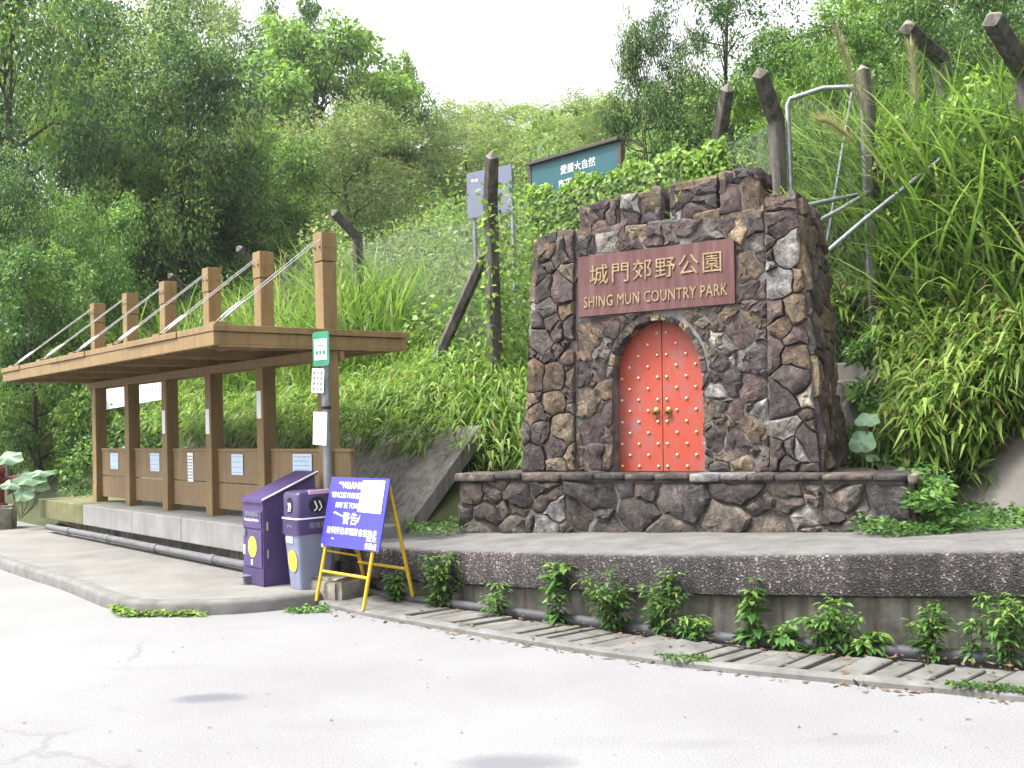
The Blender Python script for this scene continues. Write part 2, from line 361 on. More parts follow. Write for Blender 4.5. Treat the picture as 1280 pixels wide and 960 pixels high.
# ------------------------------------------------------------------ leaf helpers (numpy)
def unit(v): return v/np.maximum(np.linalg.norm(v, axis=-1, keepdims=True), 1e-6)
class Leaves:
    def __init__(s): s.V = []; s.T = []; s.r = []; s.k = 0
    def put(s, V, T, r):
        s.V.append(V); s.T.append(T+s.k); s.r.append(r); s.k += len(V)
    def kite(s, base, axis, nrm, L, W, bend, rnd):
        """one leaf = two triangles bent across the middle"""
        n = len(base); axis = unit(axis); side = unit(np.cross(axis, nrm))
        L = np.broadcast_to(L, (n,))[:, None]; W = np.broadcast_to(W, (n,))[:, None]; bend = np.broadcast_to(bend, (n,))[:, None]
        mid = base + axis*L*.42; tip = base + axis*L; tip[:, 2:] -= bend*L
        V = np.stack([base, mid-side*W/2, mid+side*W/2, tip], 1).reshape(-1, 3)
        i = np.arange(n)[:, None]*4
        T = np.concatenate([i+[0, 2, 1], i+[1, 2, 3]], 1).reshape(-1, 3)
        s.put(V, T, np.repeat(rnd, 4))
    def rib(s, base, axis, nrm, L, W, bend, rnd):
        """one leaf = six triangles folded along the midrib (near plants)"""
        n = len(base); axis = unit(axis); side = unit(np.cross(axis, nrm)); up_ = unit(np.cross(side, axis))
        L = np.broadcast_to(L, (n,))[:, None]; W = np.broadcast_to(W, (n,))[:, None]; bend = np.broadcast_to(bend, (n,))[:, None]
        def at(t, w, h):
            q = base + axis*L*t + side*W*w + up_*W*h; q[:, 2:] -= bend*L*t*t; return q
        V = np.stack([base, at(.25, -.38, .1), at(.3, 0, 0), at(.25, .38, .1), at(.6, -.42, .1), at(.62, 0, 0), at(.6, .42, .1), at(1, 0, 0)], 1).reshape(-1, 3)
        i = np.arange(n)[:, None]*8
        tr = [[0,2,1],[0,3,2],[1,2,5],[1,5,4],[2,3,6],[2,6,5],[4,5,7],[5,6,7]]
        T = np.concatenate([i+t for t in tr], 1).reshape(-1, 3)
        s.put(V, T, np.repeat(rnd, 8))
    def blades(s, base, axis, L, W, arch, rnd, k=5):
        """long arching grass blades, k segments"""
        n = len(base); axis = unit(axis)
        h = axis*[1, 1, 0]; h = unit(h + 1e-4); side = np.stack([-h[:, 1], h[:, 0], np.zeros(n)], 1)
        L = np.broadcast_to(L, (n,))[:, None]; W = np.broadcast_to(W, (n,))[:, None]; arch = np.broadcast_to(arch, (n,))[:, None]
        rows = []
        for j in range(k+1):
            t = j/k; c = base + axis*L*t + h*L*arch*.7*t*t; c = c.copy(); c[:, 2:] -= L*arch*t**2.4
            w = W*(.6+.8*t if t < .35 else (1-t)*1.35+.0)*.5
            rows += [c-side*w, c+side*w]
        V = np.stack(rows, 1).reshape(-1, 3); m_ = 2*(k+1); i = np.arange(n)[:, None]*m_
        tr = []
        for j in range(k): a = 2*j; tr += [[a, a+1, a+3], [a, a+3, a+2]]
        T = np.concatenate([i+t for t in tr], 1).reshape(-1, 3)
        s.put(V, T, np.repeat(rnd, m_))
    def blob(s, g, c, rad, n, L, W, droop=.25, shell=.55, upb=.5, rnd=None, spread=.5):
        """leaves through an ellipsoid, denser near its skin"""
        d = unit(g.normal(size=(n, 3))); r = (shell + (1-shell)*g.random(n))[:, None]**.8
        keep = g.random(n) < .65 + .35*(d[:, 2] > -.2); d, r = d[keep], r[keep]; n = len(d)
        p = np.asarray(c) + d*r*np.asarray(rad)
        ax = unit(d*.8 + g.normal(size=(n, 3))*spread*1.2 + [0, 0, -droop]); nr = unit(d*.5 + g.normal(size=(n, 3))*spread + [0, 0, upb])
        Ls = L*(.65+.7*g.random(n))
        s.kite(p, ax, nr, Ls, W/L*Ls*(.8+.4*g.random(n)), droop*.6, g.random(n) if rnd is None else np.clip(rnd + .25*g.normal(size=n), 0, 1))
    def build(s, name, mat, parent=None):
        return tri_mesh(name, np.concatenate(s.V), np.concatenate(s.T), np.concatenate(s.r), mat, parent)

# ------------------------------------------------------------------ terrain
BASE = np.array([(-70, 50), (-40, 37), (-20, 28), (-12, 22.4), (-7.4, 17.0), (-5.9, 15.55), (-1.05, 10.25), (-.5, 10.15), (.2, 10.45), (.7, 10.5), (2.9, 9.25), (3.45, 8.95), (3.74, 8.5), (4.05, 7.85), (5.5, 5.6), (8, 1), (14, -12)], float)
def sdist(x, y):
    """distance behind the foot of the slope (positive uphill)"""
    P = np.stack([np.asarray(x, float), np.asarray(y, float)], -1); sh = P.shape[:-1]; P = P.reshape(-1, 2)
    best = np.full(len(P), 1e9); sg = np.ones(len(P))
    for a, b in zip(BASE[:-1], BASE[1:]):
        ab = b-a; t = np.clip(((P-a) @ ab)/(ab @ ab), 0, 1); q = a+t[:, None]*ab; d = np.linalg.norm(P-q, axis=1)
        c = ab[0]*(P[:, 1]-a[1]) - ab[1]*(P[:, 0]-a[0])
        m_ = d < best - 1e-9; best[m_] = d[m_]; sg[m_] = np.where(c[m_] >= 0, 1, -1)
    return (best*sg).reshape(sh)
SP = [-3, -.35, 0, .15, 1.25, 2.2, 3.2, 6, 12, 25, 45, 80, 160]
HP = [-1.2, .3, .5, .6, 1.55, 2.0, 2.3, 3.2, 5.6, 11.6, 17, 20, 21]
def height(x, y):
    s = sdist(x, y); x = np.asarray(x, float); y = np.asarray(y, float)
    h = np.interp(s, SP, HP)
    w = np.clip((s-1.5)/6, 0, 1)
    return h + w*(.35*np.sin(x*.55+1.3)*np.cos(y*.43) + .9*np.sin(x*.17+y*.11+.6)*np.clip(s/20, 0, 1.6))
def terrain():
    def grid(xs, ys):
        X, Y = np.meshgrid(xs, ys); Z = height(X, Y)
        V = np.stack([X, Y, Z], -1).reshape(-1, 3); nx, ny = len(xs), len(ys)
        i = (np.arange(ny-1)[:, None]*nx + np.arange(nx-1)).ravel()
        return V, np.concatenate([np.stack([i, i+1, i+nx+1], 1), np.stack([i, i+nx+1, i+nx], 1)])
    xs = np.unique(np.concatenate([np.arange(-90, -14, 3), np.arange(-14, 12, .3), np.arange(12, 90, 3)]))
    ys = np.unique(np.concatenate([np.arange(-12, 3, 2), np.arange(3, 26, .3), np.arange(26, 150, 3)]))
    V, T = grid(xs, ys)
    S = sdist(V[:, 0], V[:, 1]); T = T[(S[T] > -1.4).any(1)]
    return tag(tri_mesh('hillside', V, T, None, 'earth', smooth=True), kind='structure')
terrain()

# ------------------------------------------------------------------ road, pavement, kerb
V = MB(); V.add([(-250, -250, 0), (250, -250, 0), (250, 250, 0), (-250, 250, 0)], [(0, 1, 2, 3)])
tag(V.build('road', 'road'), kind='structure')
DS = np.array([-.66, .751]); NS = np.array([.751, .66]); DS /= np.linalg.norm(DS); NS /= np.linalg.norm(NS)
PF = np.array([-2.94, 10.70])                     # foot of the concrete bench's front, near end
def sh2(x, y): return PF + (-DS)*x + NS*y         # bench frame: x towards the near end, y uphill
def smooth(pts, n=8):
    pts = [np.array(p, float) for p in pts]; out = []
    P = [2*pts[0]-pts[1]] + pts + [2*pts[-1]-pts[-2]]
    for i in range(1, len(P)-2):
        for k in range(n):
            t = k/n; a, b, c, d = P[i-1:i+3]
            out.append(.5*((2*b)+(c-a)*t+(2*a-5*b+4*c-d)*t*t+(3*b-a-3*c+d)*t**3))
    return out + [pts[-1]]
kerb_line = smooth([(-13.5, 21.2), (-9.3, 15.9), (-6.31, 12.2), (-4.75, 10.42), (-3.85, 9.3), (-3.5, 8.93), (-3.1, 8.74), (-2.46, 8.72), (-1.95, 8.93), (-1.72, 9.15)], 6)
# pavement sheet inside the kerb
def offs(line, d):
    o = []
    for i, p in enumerate(line):
        t = line[min(i+1, len(line)-1)] - line[max(i-1, 0)]; t = t/np.linalg.norm(t); o.append(p + d*np.array([-t[1], t[0]]))
    return o
ins = offs(kerb_line, .13)
poly = [(*p, .118) for p in ins] + [(-1.2, 10.2, .118), (-6.0, 15.9, .118), (-12.6, 22.2, .118)]
MB().add(poly, [tuple(range(len(poly)))]).build('pavement', 'pave')
tag(bpy.data.objects['pavement'], kind='structure')
def sweep(line, prof, closed=True):
    """profile [(offset to the left, z)] swept along a plan line"""
    rings = []
    cols = [offs(line, d) for d, z in prof]
    return [[(*cols[j][i][:2], prof[j][1]) for j in range(len(prof))] for i in range(len(line))]
kb = MB().loft(sweep(kerb_line, [(.0, -.05), (0, .085), (.012, .108), (.035, .12), (.13, .12), (.13, -.05)])).build('kerb', 'kerb', smooth=35)
tag(kb, kind='structure')
# joints in the kerb are real gaps: thin dark recessed fillets left by separate stones
# ------------------------------------------------------------------ drain strip with loose cover slabs (right of the pavement)
edge = smooth([(-1.80, 9.02), (-1.30, 8.46), (-.82, 8.0), (-.05, 7.29), (.59, 6.75), (1.24, 6.285), (1.67, 6.04), (2.22, 5.745), (2.75, 5.43), (3.6, 4.95), (5.0, 4.1)], 8)
edge3 = edge
ek = MB().loft(sweep(edge, [(0, -.05), (.004, .028), (.02, .042), (.085, .045), (.085, -.05)])).build('channel_kerb', 'kerb', smooth=35)
tag(ek, kind='structure')
def resample(line, step):
    L = [np.array(p) for p in line]; out = []; acc = 0; nxt = 0
    for a, b in zip(L[:-1], L[1:]):
        d = np.linalg.norm(b-a)
        while nxt <= acc + d: out.append(a + (b-a)*(nxt-acc)/d); nxt += step
        acc += d
    return out
drain = empty('drain_channel', (0, 0, 0), 0, 'strip of narrow concrete drain cover slabs along the road edge below the ledge', 'drain')
st = resample(edge, .02)
ch = MB().loft(sweep(edge[:], [(.085, -.06), (.085, -.01), (.75, -.01), (.75, -.06)])).build('channel_bed', 'kerb', drain)
g = random.Random(3); i = 6
while i < len(st)-20:
    w = g.choice([7, 8, 8, 9, 9, 10]); j = min(i+w, len(st)-1)
    a, b = st[i], st[j-1]; t = (b-a)/np.linalg.norm(b-a); nn = np.array([-t[1], t[0]]); sk = t*.14
    gap = .006
    q = [a+t*gap+nn*.09, b-t*gap*.3+nn*.09, b-t*gap*.3+nn*.50+sk, a+t*gap+nn*.50+sk]
    z1 = .035+g.uniform(-.008, .01); tl = g.uniform(-.008, .008); tl2 = g.uniform(-.006, .006)
    zz = [z1-tl, z1+tl, z1+tl+tl2+.012, z1-tl+tl2+.012]
    bmx = bmesh.new()
    lo = [bmx.verts.new((*p, -.03)) for p in q]; hi = [bmx.verts.new((*p, z)) for p, z in zip(q, zz)]
    bmx.faces.new(hi); bmx.faces.new(lo[::-1])
    for k in range(4): bmx.faces.new((lo[k], lo[(k+1) % 4], hi[(k+1) % 4], hi[k]))
    bmesh.ops.bevel(bmx, geom=[e for e in bmx.edges if all(v in hi for v in e.verts)], offset=.006, segments=1, affect='EDGES')
    x = MB(); x.bm(bmx); x.build('cover_slab', 'slab', drain)
    i = j

# ------------------------------------------------------------------ ledge: overhanging coping on a stained wall, terrace behind
lf = [(-1.72, 9.78), (-1.18, 9.14), (-.03, 8.17), (.58, 7.63), (1.17, 7.19), (1.91, 6.75), (3.09, 6.18), (4.0, 5.7), (5.4, 4.9)]
def ledge_z(p):   # arris height, read off the photo along the front line
    return float(np.interp(p[0], [-1.72, -1.18, -.03, .58, 1.17, 1.91, 3.09, 5.4], LZ))
LZ = []
for (x, y), py in zip([lf[k] for k in (0, 1, 2, 3, 4, 5, 6)], (680, 684, 689, 691, 692, 691, 687)):
    lo, hi = .2, 1.2
    for _ in range(30):
        mid = (lo+hi)/2
        if proj(np.array([[x, y, mid]]))[1][0] > py: lo = mid
        else: hi = mid
    LZ.append(mid)
LZ.append(LZ[-1]+.08)
lfs = smooth(lf, 8)
led = empty('retaining_wall', (0, 0, 0), 0, 'low retaining wall with thick dark pebble faced overhanging ledge, in front of the stone plinth', 'wall')
def ledge_rings(prof):
    cols = [offs(lfs, d) for d, z in prof]; gg = random.Random(5)
    out = []
    for i in range(len(lfs)):
        z0 = ledge_z(lfs[i]) ; jj = gg.uniform(-.004, .004)
        out.append([(*cols[j][i][:2], z0 + prof[j][1] + (jj if prof[j][1] < -.1 else 0)) for j in range(len(prof))])
    return out
def th(i): return 0
cop = MB().loft(ledge_rings([(.22, -.30), (.03, -.30), (.005, -.285), (0, -.25), (0, -.045), (.012, -.018), (.045, 0), (.5, .012), (.5, -.30)])).build('coping', 'aggregate', led, smooth=50)
bw = MB().loft(sweep(lfs, [(.17, -.05), (.15, .4), (.4, .4), (.4, -.05)])).build('base_wall', 'basewall', led)
# terrace sheet from the coping back to the slope
back = [(-1.3, 10.9), (-.4, 10.9), (.6, 11.2), (1.4, 10.9), (2.2, 10.2), (3.3, 9.6), (4.3, 8.4), (5.3, 7.0), (6.9, 5.2)]
fr = [lf[0], lf[1], lf[2], lf[3], lf[4], lf[5], lf[6], lf[7], lf[8]]
vv_ = []; NT = 6
fro = offs([np.array(p) for p in fr], .498)
for a, b, f0 in zip(fro, back, fr):
    for k in range(NT): 
        t = k/(NT-1); p = np.array(a)*(1-t)+np.array(b)*t; z = ledge_z(f0)+.006; vv_.append((*p, z*(1-t)+ (.60 if f0[0] < 2 else .68)*t))
fs_ = [(i*NT+k, (i+1)*NT+k, (i+1)*NT+k+1, i*NT+k+1) for i in range(len(fr)-1) for k in range(NT-1)]
tag(MB().add(vv_, fs_).build('terrace', 'terrace', smooth=60), kind='structure')

# pipes
def pipe(name, pts, r, mat, label, joint=1.6):
    root = empty(name, (0, 0, 0), 0, label, 'pipe')
    P = smooth(pts, 8); MB().tube(P, r, 12).build('pipe_run', mat, root, smooth=50)
    for p in resample(P, joint)[1:]:
        q = min(range(len(P)), key=lambda k: np.linalg.norm(P[k]-p)); a, b = P[max(q-1, 0)], P[min(q+1, len(P)-1)]; t = (b-a)/np.linalg.norm(b-a)
        MB().tube([p-t*.05, p+t*.05], r*1.16, 12).build('coupling', mat, root, smooth=50)
    return root
pipe('drain_pipe', [(-1.75, 9.72, .06), (-1.215, 9.10, .056), (-.58, 8.55, .064), (-.056, 8.126, .058), (.56, 7.6, .064), (1.136, 7.14, .058), (1.857, 6.69, .064), (3.04, 6.10, .06), (4.2, 5.42, .06)], .042, 'pipe', 'long dark grey pipe running along the foot of the retaining wall among weeds')
a = sh2(1.2, -.12); b = sh2(-6.2, -.12)
pipe('drain_pipe', [(*a, .2), (*(a*.66+b*.34), .195), (*(a*.33+b*.67), .205), (*b, .2)], .045, 'pipe_pale', 'pale grey pipe along the foot of the concrete bench under the shelter')

# ------------------------------------------------------------------ concrete bench under the shelter
bench = empty('concrete_bench', (*PF, 0), math.atan2(-DS[1], -DS[0]), 'long low concrete bench platform carrying the brown shelter', 'bench')
xs = [-7.1, -5.0, -3.1, -1.55, .1, 1.5]
for k in range(5):
    MB().box(xs[k]+.004, xs[k+1]-.004, 0, 1.5, .29, .58-.002*k, .012).build('bench_slab', 'conc_moss' if k == 0 else 'conc', bench)
tag([c for c in bench.children][0], 'moss stained end slab')
MB().box(-7.0, 1.4, .3, 1.45, 0, .3).build('bench_footing', 'basewall', bench)
# sloping concrete apron behind the bench
ap = empty('sloping_concrete_apron', (*PF, 0), math.atan2(-DS[1], -DS[0]), 'dark streaked sloping concrete apron on the bank behind the brown shelter', 'concrete slope')
def apron(x0, x1, name):
    y0, y1, z0, z1, t = .94, 2.02, .47, 1.56, .13
    prof = [(y0, z0), (y1, z1), (y1+.1, z1-.1), (y0+.1, z0-.1)]
    MB().loft([[(x0+.0, y, z) for y, z in prof], [(x1, y, z) for y, z in prof]]).build(name, 'slope', ap)
for k, (x0, x1) in enumerate(((-9.2, -4.6), (-4.595, -1.8), (-1.795, .2), (.205, 1.62))): apron(x0, x1, 'apron_bay')

# ------------------------------------------------------------------ shelter (local x towards the near end, y uphill)
SP0 = np.array([-1.85, 10.05]); SROT = math.atan2(-DS[1], -DS[0])
shel = empty('waiting_shelter', (*SP0, 0), SROT, 'brown timber style waiting shelter with flat cantilever roof hung on steel cables', 'shelter')
PS, PN, ZB, ZT = .08, 6, .575, 3.55
for k in range(PN):
    x = -1.32*k
    po = MB().box(x-PS, x+PS, -PS, PS, ZB, ZT-.30, .008).build('post', 'brown', shel)
    MB().box(x-PS-.006, x+PS+.006, -PS-.006, PS+.006, ZT-.292, ZT, .008).build('post_cap', 'brown', po)
    for dx in (-.045, .045):
        MB().tube([(x+dx, -PS-.006, ZT-.15), (x+dx, -PS-.022, ZT-.15)], .013, 6).build('bolt', 'brown', po)
    for dy in (-.045, .045):
        MB().tube([(x+PS+.006, dy, ZT-.15), (x+PS+.022, dy, ZT-.15)], .013, 6).build('bolt', 'brown', po)
    MB().box(x-PS-.004, x+PS+.004, -PS-.004, PS+.004, ZB, ZB+.26, .006).build('post_shoe', 'brown', po)
    for dy in (-.04, .04):
        MB().tube([(x+PS+.004, dy, ZB+.08), (x+PS+.02, dy, ZB+.08)], .012, 6).build('bolt', 'brown', po)
    # paired cables to the roof's front edge
    for dx in (-.055, .055):
        a = Vector((x+dx, -PS*.9, ZT-.07)); b = Vector((x+dx, -1.17, 2.60))
        MB().tube([a, b], .005, 6).build('cable', 'steel', shel)
        p = b.lerp(a, .06); q = b.lerp(a, .24)
        MB().tube([p, p.lerp(q, .15), p.lerp(q, .85), q], [.006, .011, .011, .006], 8).build('turnbuckle', 'steel', shel)
    MB().box(x-.09, x+.09, -1.23, -1.10, 2.568, 2.60, .006).build('cable_anchor', 'brown', shel)
X0, X1, Y0, Y1 = -6.82, .14, -1.27, .88
MB().box(X0, X1, Y0, Y0+.06, 2.375, 2.50, .006).build('front_fascia', 'brown', shel)
MB().box(X0, X1, Y1-.06, Y1, 2.375, 2.50, .006).build('rear_fascia', 'brown', shel)
MB().box(X1-.055, X1-.01, Y0+.062, Y1-.062, 2.385, 2.497, .004).build('end_fascia', 'brown', shel)
MB().box(X0+.01, X0+.055, Y0+.062, Y1-.062, 2.385, 2.497, .004).build('end_fascia', 'brown', shel)
for k in range(PN):           # cross beams either side of each post
    x = -1.32*k
    for dx in (-.105, .105):
        MB().box(x+dx-.022, x+dx+.022, Y0+.065, Y1-.065, 2.36, 2.495, .004).build('cross_beam', 'brown', shel)
for y in (-.95, -.62, -.30, .22, .52):
    for k in range(5): MB().box(-1.32*(k+1)+.13, -1.32*k-.13, y-.02, y+.02, 2.425, 2.494, .003).build('purlin', 'brown', shel)
for y0_ in (-PS-.052, PS+.004):
    MB().box(X0+.1, X1-.03, y0_, y0_+.048, 2.265, 2.357, .004).build('longitudinal_beam', 'brown', shel)
nb = 5                         # roof decking in six bays, front edges stepped
edges_ = [X0-.02] + [-1.32*k-.66 for k in range(4, -1, -1)] + [X1+.02]
for k in range(6):
    MB().box(edges_[k]+.003, edges_[k+1]-.003, Y0-.02+.012*(k % 2), Y1+.03, 2.503, 2.565, .006).build('roof_deck', 'brown', shel)
for k in range(5):             # back panels, two boards to a bay
    xa, xb = -1.32*(k+1)+PS+.004, -1.32*k-PS-.004
    for z0, z1 in ((.66, .965), (.975, 1.34)):
        MB().box(xa, xb, .0, .035, z0, z1, .004).build('back_board', 'brown2', shel)
    MB().box(xa, xb, -.012, .047, 1.342, 1.375, .004).build('board_cap', 'brown', shel)
for z0, z1 in ((.66, .965), (.975, 1.34)): MB().box(PS+.004, .38, .0, .035, z0, z1, .004).build('back_board', 'brown2', shel)
MB().box(PS+.004, .40, -.012, .047, 1.342, 1.375, .004).build('board_cap', 'brown', shel)
SM = Matrix.Translation((*SP0, 0)) @ Matrix.Rotation(SROT, 4, 'Z')
def sheet(name, w, h, mtx, mat, label, cat, lines=0, ink='ink_blue', curl=.004, seed=1):
    """thin paper, slightly curled, with printed rows"""
    o = empty(name, (0, 0, 0), 0, label, cat); o.matrix_world = mtx
    n = 5; t = .0012
    top = [(-w/2+w*i/n, h/2, curl*math.sin(i*1.9+seed)) for i in range(n+1)]; bot = [(-w/2+w*i/n, -h/2, curl*math.cos(i*1.6+seed)) for i in range(n+1)]
    V = MB(); V.add(top+bot, [(i, n+1+i, n+2+i, i+1) for i in range(n)]); V.add([(x, y, z-t) for x, y, z in top+bot], [(i+1, n+2+i, n+1+i, i) for i in range(n)])
    V.build('paper_sheet', mat, o)
    gg = random.Random(seed)
    for k in range(lines):
        y = h*(.38-.76*k/max(lines-1, 1)); x = -w*.42
        R_ = MB()
        while x < w*.36:
            l_ = gg.uniform(.06, .22)*w; l_ = min(l_, w*.42-x); R_.box(x, x+l_, y-h*.02, y+h*.02, curl+.001, curl+.0018); x += l_+w*.05
        R_.build('print_row', ink, o)
    return o
def on_panel(x, z, w, h, mat, label, lines, ink, seed, y=-.008):
    # face with normal -y: sheet x -> +x, sheet y -> +z
    mm = SM @ frame((x, y, z), (1, 0, 0), (0, 0, 1), (0, -1, 0))
    return sheet('notice', w, h, mm, mat, label, 'notice', lines, ink, .003, seed)
on_panel(-6.6+.62, 1.19, .30, .23, 'paper_blue', 'small pale blue notice on the shelter back board farthest from the bins', 3, 'ink_blue', 1)
on_panel(-5.28+.80, 1.19, .30, .24, 'paper_blue', 'pale blue notice on the back board second from the far end of the shelter', 4, 'ink_blue', 2)
on_panel(-3.96+.62, 1.14, .17, .36, 'paper', 'tall narrow white notice with rows of small print on the middle back board', 8, 'ink_grey', 3)
on_panel(-2.64+.60, 1.19, .30, .24, 'paper_blue', 'pale blue notice with a dark heading on the back board fourth from the far end', 4, 'ink_blue', 4)
on_panel(-1.32+.78, 1.2, .40, .24, 'paper_blue', 'widest pale blue notice, on the back board right behind the purple bins', 5, 'ink_blue', 5)
for k, z in ((1, 1.86), (2, 1.70), (3, 1.72)):
    mm = SM @ frame((-1.32*k-.01, -PS-.004, z), (1, 0, 0), (0, 0, 1), (0, -1, 0))
    sheet('post_sticker', .10, .30, mm, 'paper', ['', 'cream paper strip stuck on the shelter post second from the bins', 'cream paper strip stuck on the shelter post third from the bins', 'cream paper strip stuck on the shelter post fourth from the bins'][k], 'sticker', 0, 'ink_grey', .001, k)

# ------------------------------------------------------------------ rubble stone generator
def clip(poly, n, c):
    out = []
    for i in range(len(poly)):
        a, b = poly[i], poly[(i+1) % len(poly)]; da, db = a @ n - c, b @ n - c
        if da <= 0: out.append(a)
        if da*db < 0: out.append(a + (b-a)*da/(da-db))
    return out
def rubble(domain, n, seed, aspect=1.0, push=None, wvar=.5, relax=1):
    """irregular polygons filling a convex domain (power diagram)"""
    g = np.random.default_rng(seed); dom = [np.array(p, float) for p in domain]; D = np.array(dom)
    lo, hi = D.min(0), D.max(0)
    def inside(p): return all((dom[(i+1) % len(dom)][0]-dom[i][0])*(p[1]-dom[i][1]) - (dom[(i+1) % len(dom)][1]-dom[i][1])*(p[0]-dom[i][0]) >= 0 for i in range(len(dom)))
    pts = []
    while len(pts) < n:
        p = lo + g.random(2)*(hi-lo)
        if inside(p) and (push is None or not push(p)[1]): pts.append(p)
    area = np.prod(hi-lo)/n; w = g.normal(0, wvar, n)*area*.22; nreal = n
    if push is not None:                                   # seeds deep inside the openings keep stones from reaching across
        gx, gy = np.meshgrid(np.arange(lo[0], hi[0], .08), np.arange(lo[1], hi[1], .08)); gh = []
        for p in np.stack([gx.ravel(), gy.ravel()], 1):
            if push(p)[1] and np.linalg.norm(push(p)[0]-p) > .09: gh.append(p)
        pts = pts + gh; w = np.concatenate([w, np.full(len(gh), -area*.1)]); n = len(pts)
    P = np.array(pts)
    S = np.array([1, aspect])
    for it in range(relax+1):
        cells = []
        for i in range(nreal):
            poly = dom
            for j in range(n):
                if j == i: continue
                a, b = P[i]*S, P[j]*S; nn = (b-a)*S*2; c = (b @ b) - (a @ a) + w[i] - w[j]
                poly = clip(poly, nn, c)
                if len(poly) < 3: break
            cells.append(poly if len(poly) >= 3 else None)
        if it < relax:
            for i, c in enumerate(cells):
                if c is not None:
                    q = P[i]*.35 + np.mean(c, 0)*.65
                    if push is None or not push(q)[1]: P[i] = q
    out = []
    for c in cells:
        if c is None: continue
        cen = np.mean(c, 0)
        pts = []
        for i in range(len(c)):
            a, b = c[i], c[(i+1) % len(c)]; L = np.linalg.norm(b-a)
            k = max(1, int(round(L/(.07 if push is None else .05))))
            for t in range(k): pts.append(a + (b-a)*t/k)
        pts = np.array(pts)
        inner = ~(((np.abs(pts[:, None, :]-D[None]) < 1e-6).all(2)).any(1))
        wx = .010*np.sin(pts[:, 1]*41+pts[:, 0]*17)+.007*np.sin(pts[:, 1]*83-pts[:, 0]*29+1); wy = .010*np.sin(pts[:, 0]*37-pts[:, 1]*19+2)+.007*np.sin(pts[:, 0]*79+pts[:, 1]*31)
        ed = np.minimum(np.abs(pts-lo).min(1), np.abs(pts-hi).min(1)); k_ = np.clip(ed/.04, 0, 1)
        pts = pts + np.stack([wx*k_, wy*k_], 1)
        if push is not None:
            pts = np.array([push(p)[0] for p in pts])
        # drop tiny edges
        q = [pts[0]]
        for p in pts[1:]:
            if np.linalg.norm(p-q[-1]) > .02: q.append(p)
        if len(q) < 3: continue
        q = np.array(q); x, y = q[:, 0], q[:, 1]
        A = .5*abs(np.sum(x*np.roll(y, -1)-np.roll(x, -1)*y))
        if A < .004: continue
        out.append(q)
    return out
_sg = np.random.default_rng(11)
def stone(poly, mapf, parent, mat, name='stone', gap=.0085, proud=.021, rough=1.0, sink=.03):
    """one worked-over rubble stone from its outline on a wall; mapf(a,b,h) -> local point"""
    g = _sg; c = poly.mean(0); n = len(poly); size = np.sqrt(np.ptp(poly[:, 0])*np.ptp(poly[:, 1]))
    def ring(ins, h, jit):
        r = []
        for p in poly:
            d = p-c; L = np.linalg.norm(d); q = c + d*max(L-ins, L*.35)/max(L, 1e-6) + g.normal(0, jit, 2)
            r.append((q, h))
        return r
    pr = proud*(.6+.8*g.random()); tx, ty = g.normal(0, .09*rough, 2)
    rings = [ring(gap, -sink, 0), ring(gap, pr*.45, .003), ring(gap+.012+.1*size*.3, pr*.92, .006), ring(gap+.30*size, pr*1.12, .012)]
    V = []; 
    for k, r in enumerate(rings):
        for q, h in r:
            hh = h + (0 if k == 0 else ((q-c) @ np.array([tx, ty]))*(.5+.25*k) + g.normal(0, .0045*rough*(k > 0)))
            V.append(mapf(q[0], q[1], max(hh, .004 if k else -sink)))
    V.append(mapf(c[0]+g.normal(0, .01), c[1]+g.normal(0, .01), pr*1.15+g.normal(0, .006)))
    F = []
    for k in range(3):
        for i in range(n):
            a, b = k*n+i, k*n+(i+1) % n; F.append((a, b, b+n, a+n))
    F += [(3*n+i, 3*n+(i+1) % n, 4*n) for i in range(n)]
    me = bpy.data.meshes.new(name); me.from_pydata([tuple(v) for v in V], [], F)
    me.shade_smooth(); me.set_sharp_from_angle(angle=R(38))
    return link(name, me, mat, parent)

# ------------------------------------------------------------------ tower and plinth (local x along the front, y into the hill)
TO = np.array([-.45, 9.72]); TU = np.array([.857, -.515]); TU /= np.linalg.norm(TU); TV = np.array([-TU[1], TU[0]]); TROT = math.atan2(TU[1], TU[0])
tow = empty('stone_gate_tower', (*TO, 0), TROT, 'battlemented rubble stone gate tower with red arched door and maroon name plaque', 'monument')
ZP = 1.10; BT = .06                                  # plinth top, batter
SL0, SL1, SR0, SR1 = .44, .64, 3.30, 3.16            # side edges at the foot and at the top
YF, TD = .30, .88                                    # front setback on the plinth, depth
TC, TL, TR = 3.36, 3.37, 3.42                        # wall tops: centre, left pier, right pier
def yf(z): return YF + BT*(z-ZP)
def fmap(off):  return lambda a, b, h: (a, yf(b)+off-h, b)
def xl(z): return SL0 + (SL1-SL0)*(z-ZP)/(TL-ZP)
def xr(z): return SR0 + (SR1-SR0)*(z-ZP)/(TR-ZP)
CX, DA, DB, DSP = 1.845, .425, .50, 1.97             # door arch: centre, half width, rise, spring
def arch_pts(a, b, n=20): return [(CX+a*math.cos(math.pi*k/n), DSP+b*math.sin(math.pi*k/n)) for k in range(n+1)]
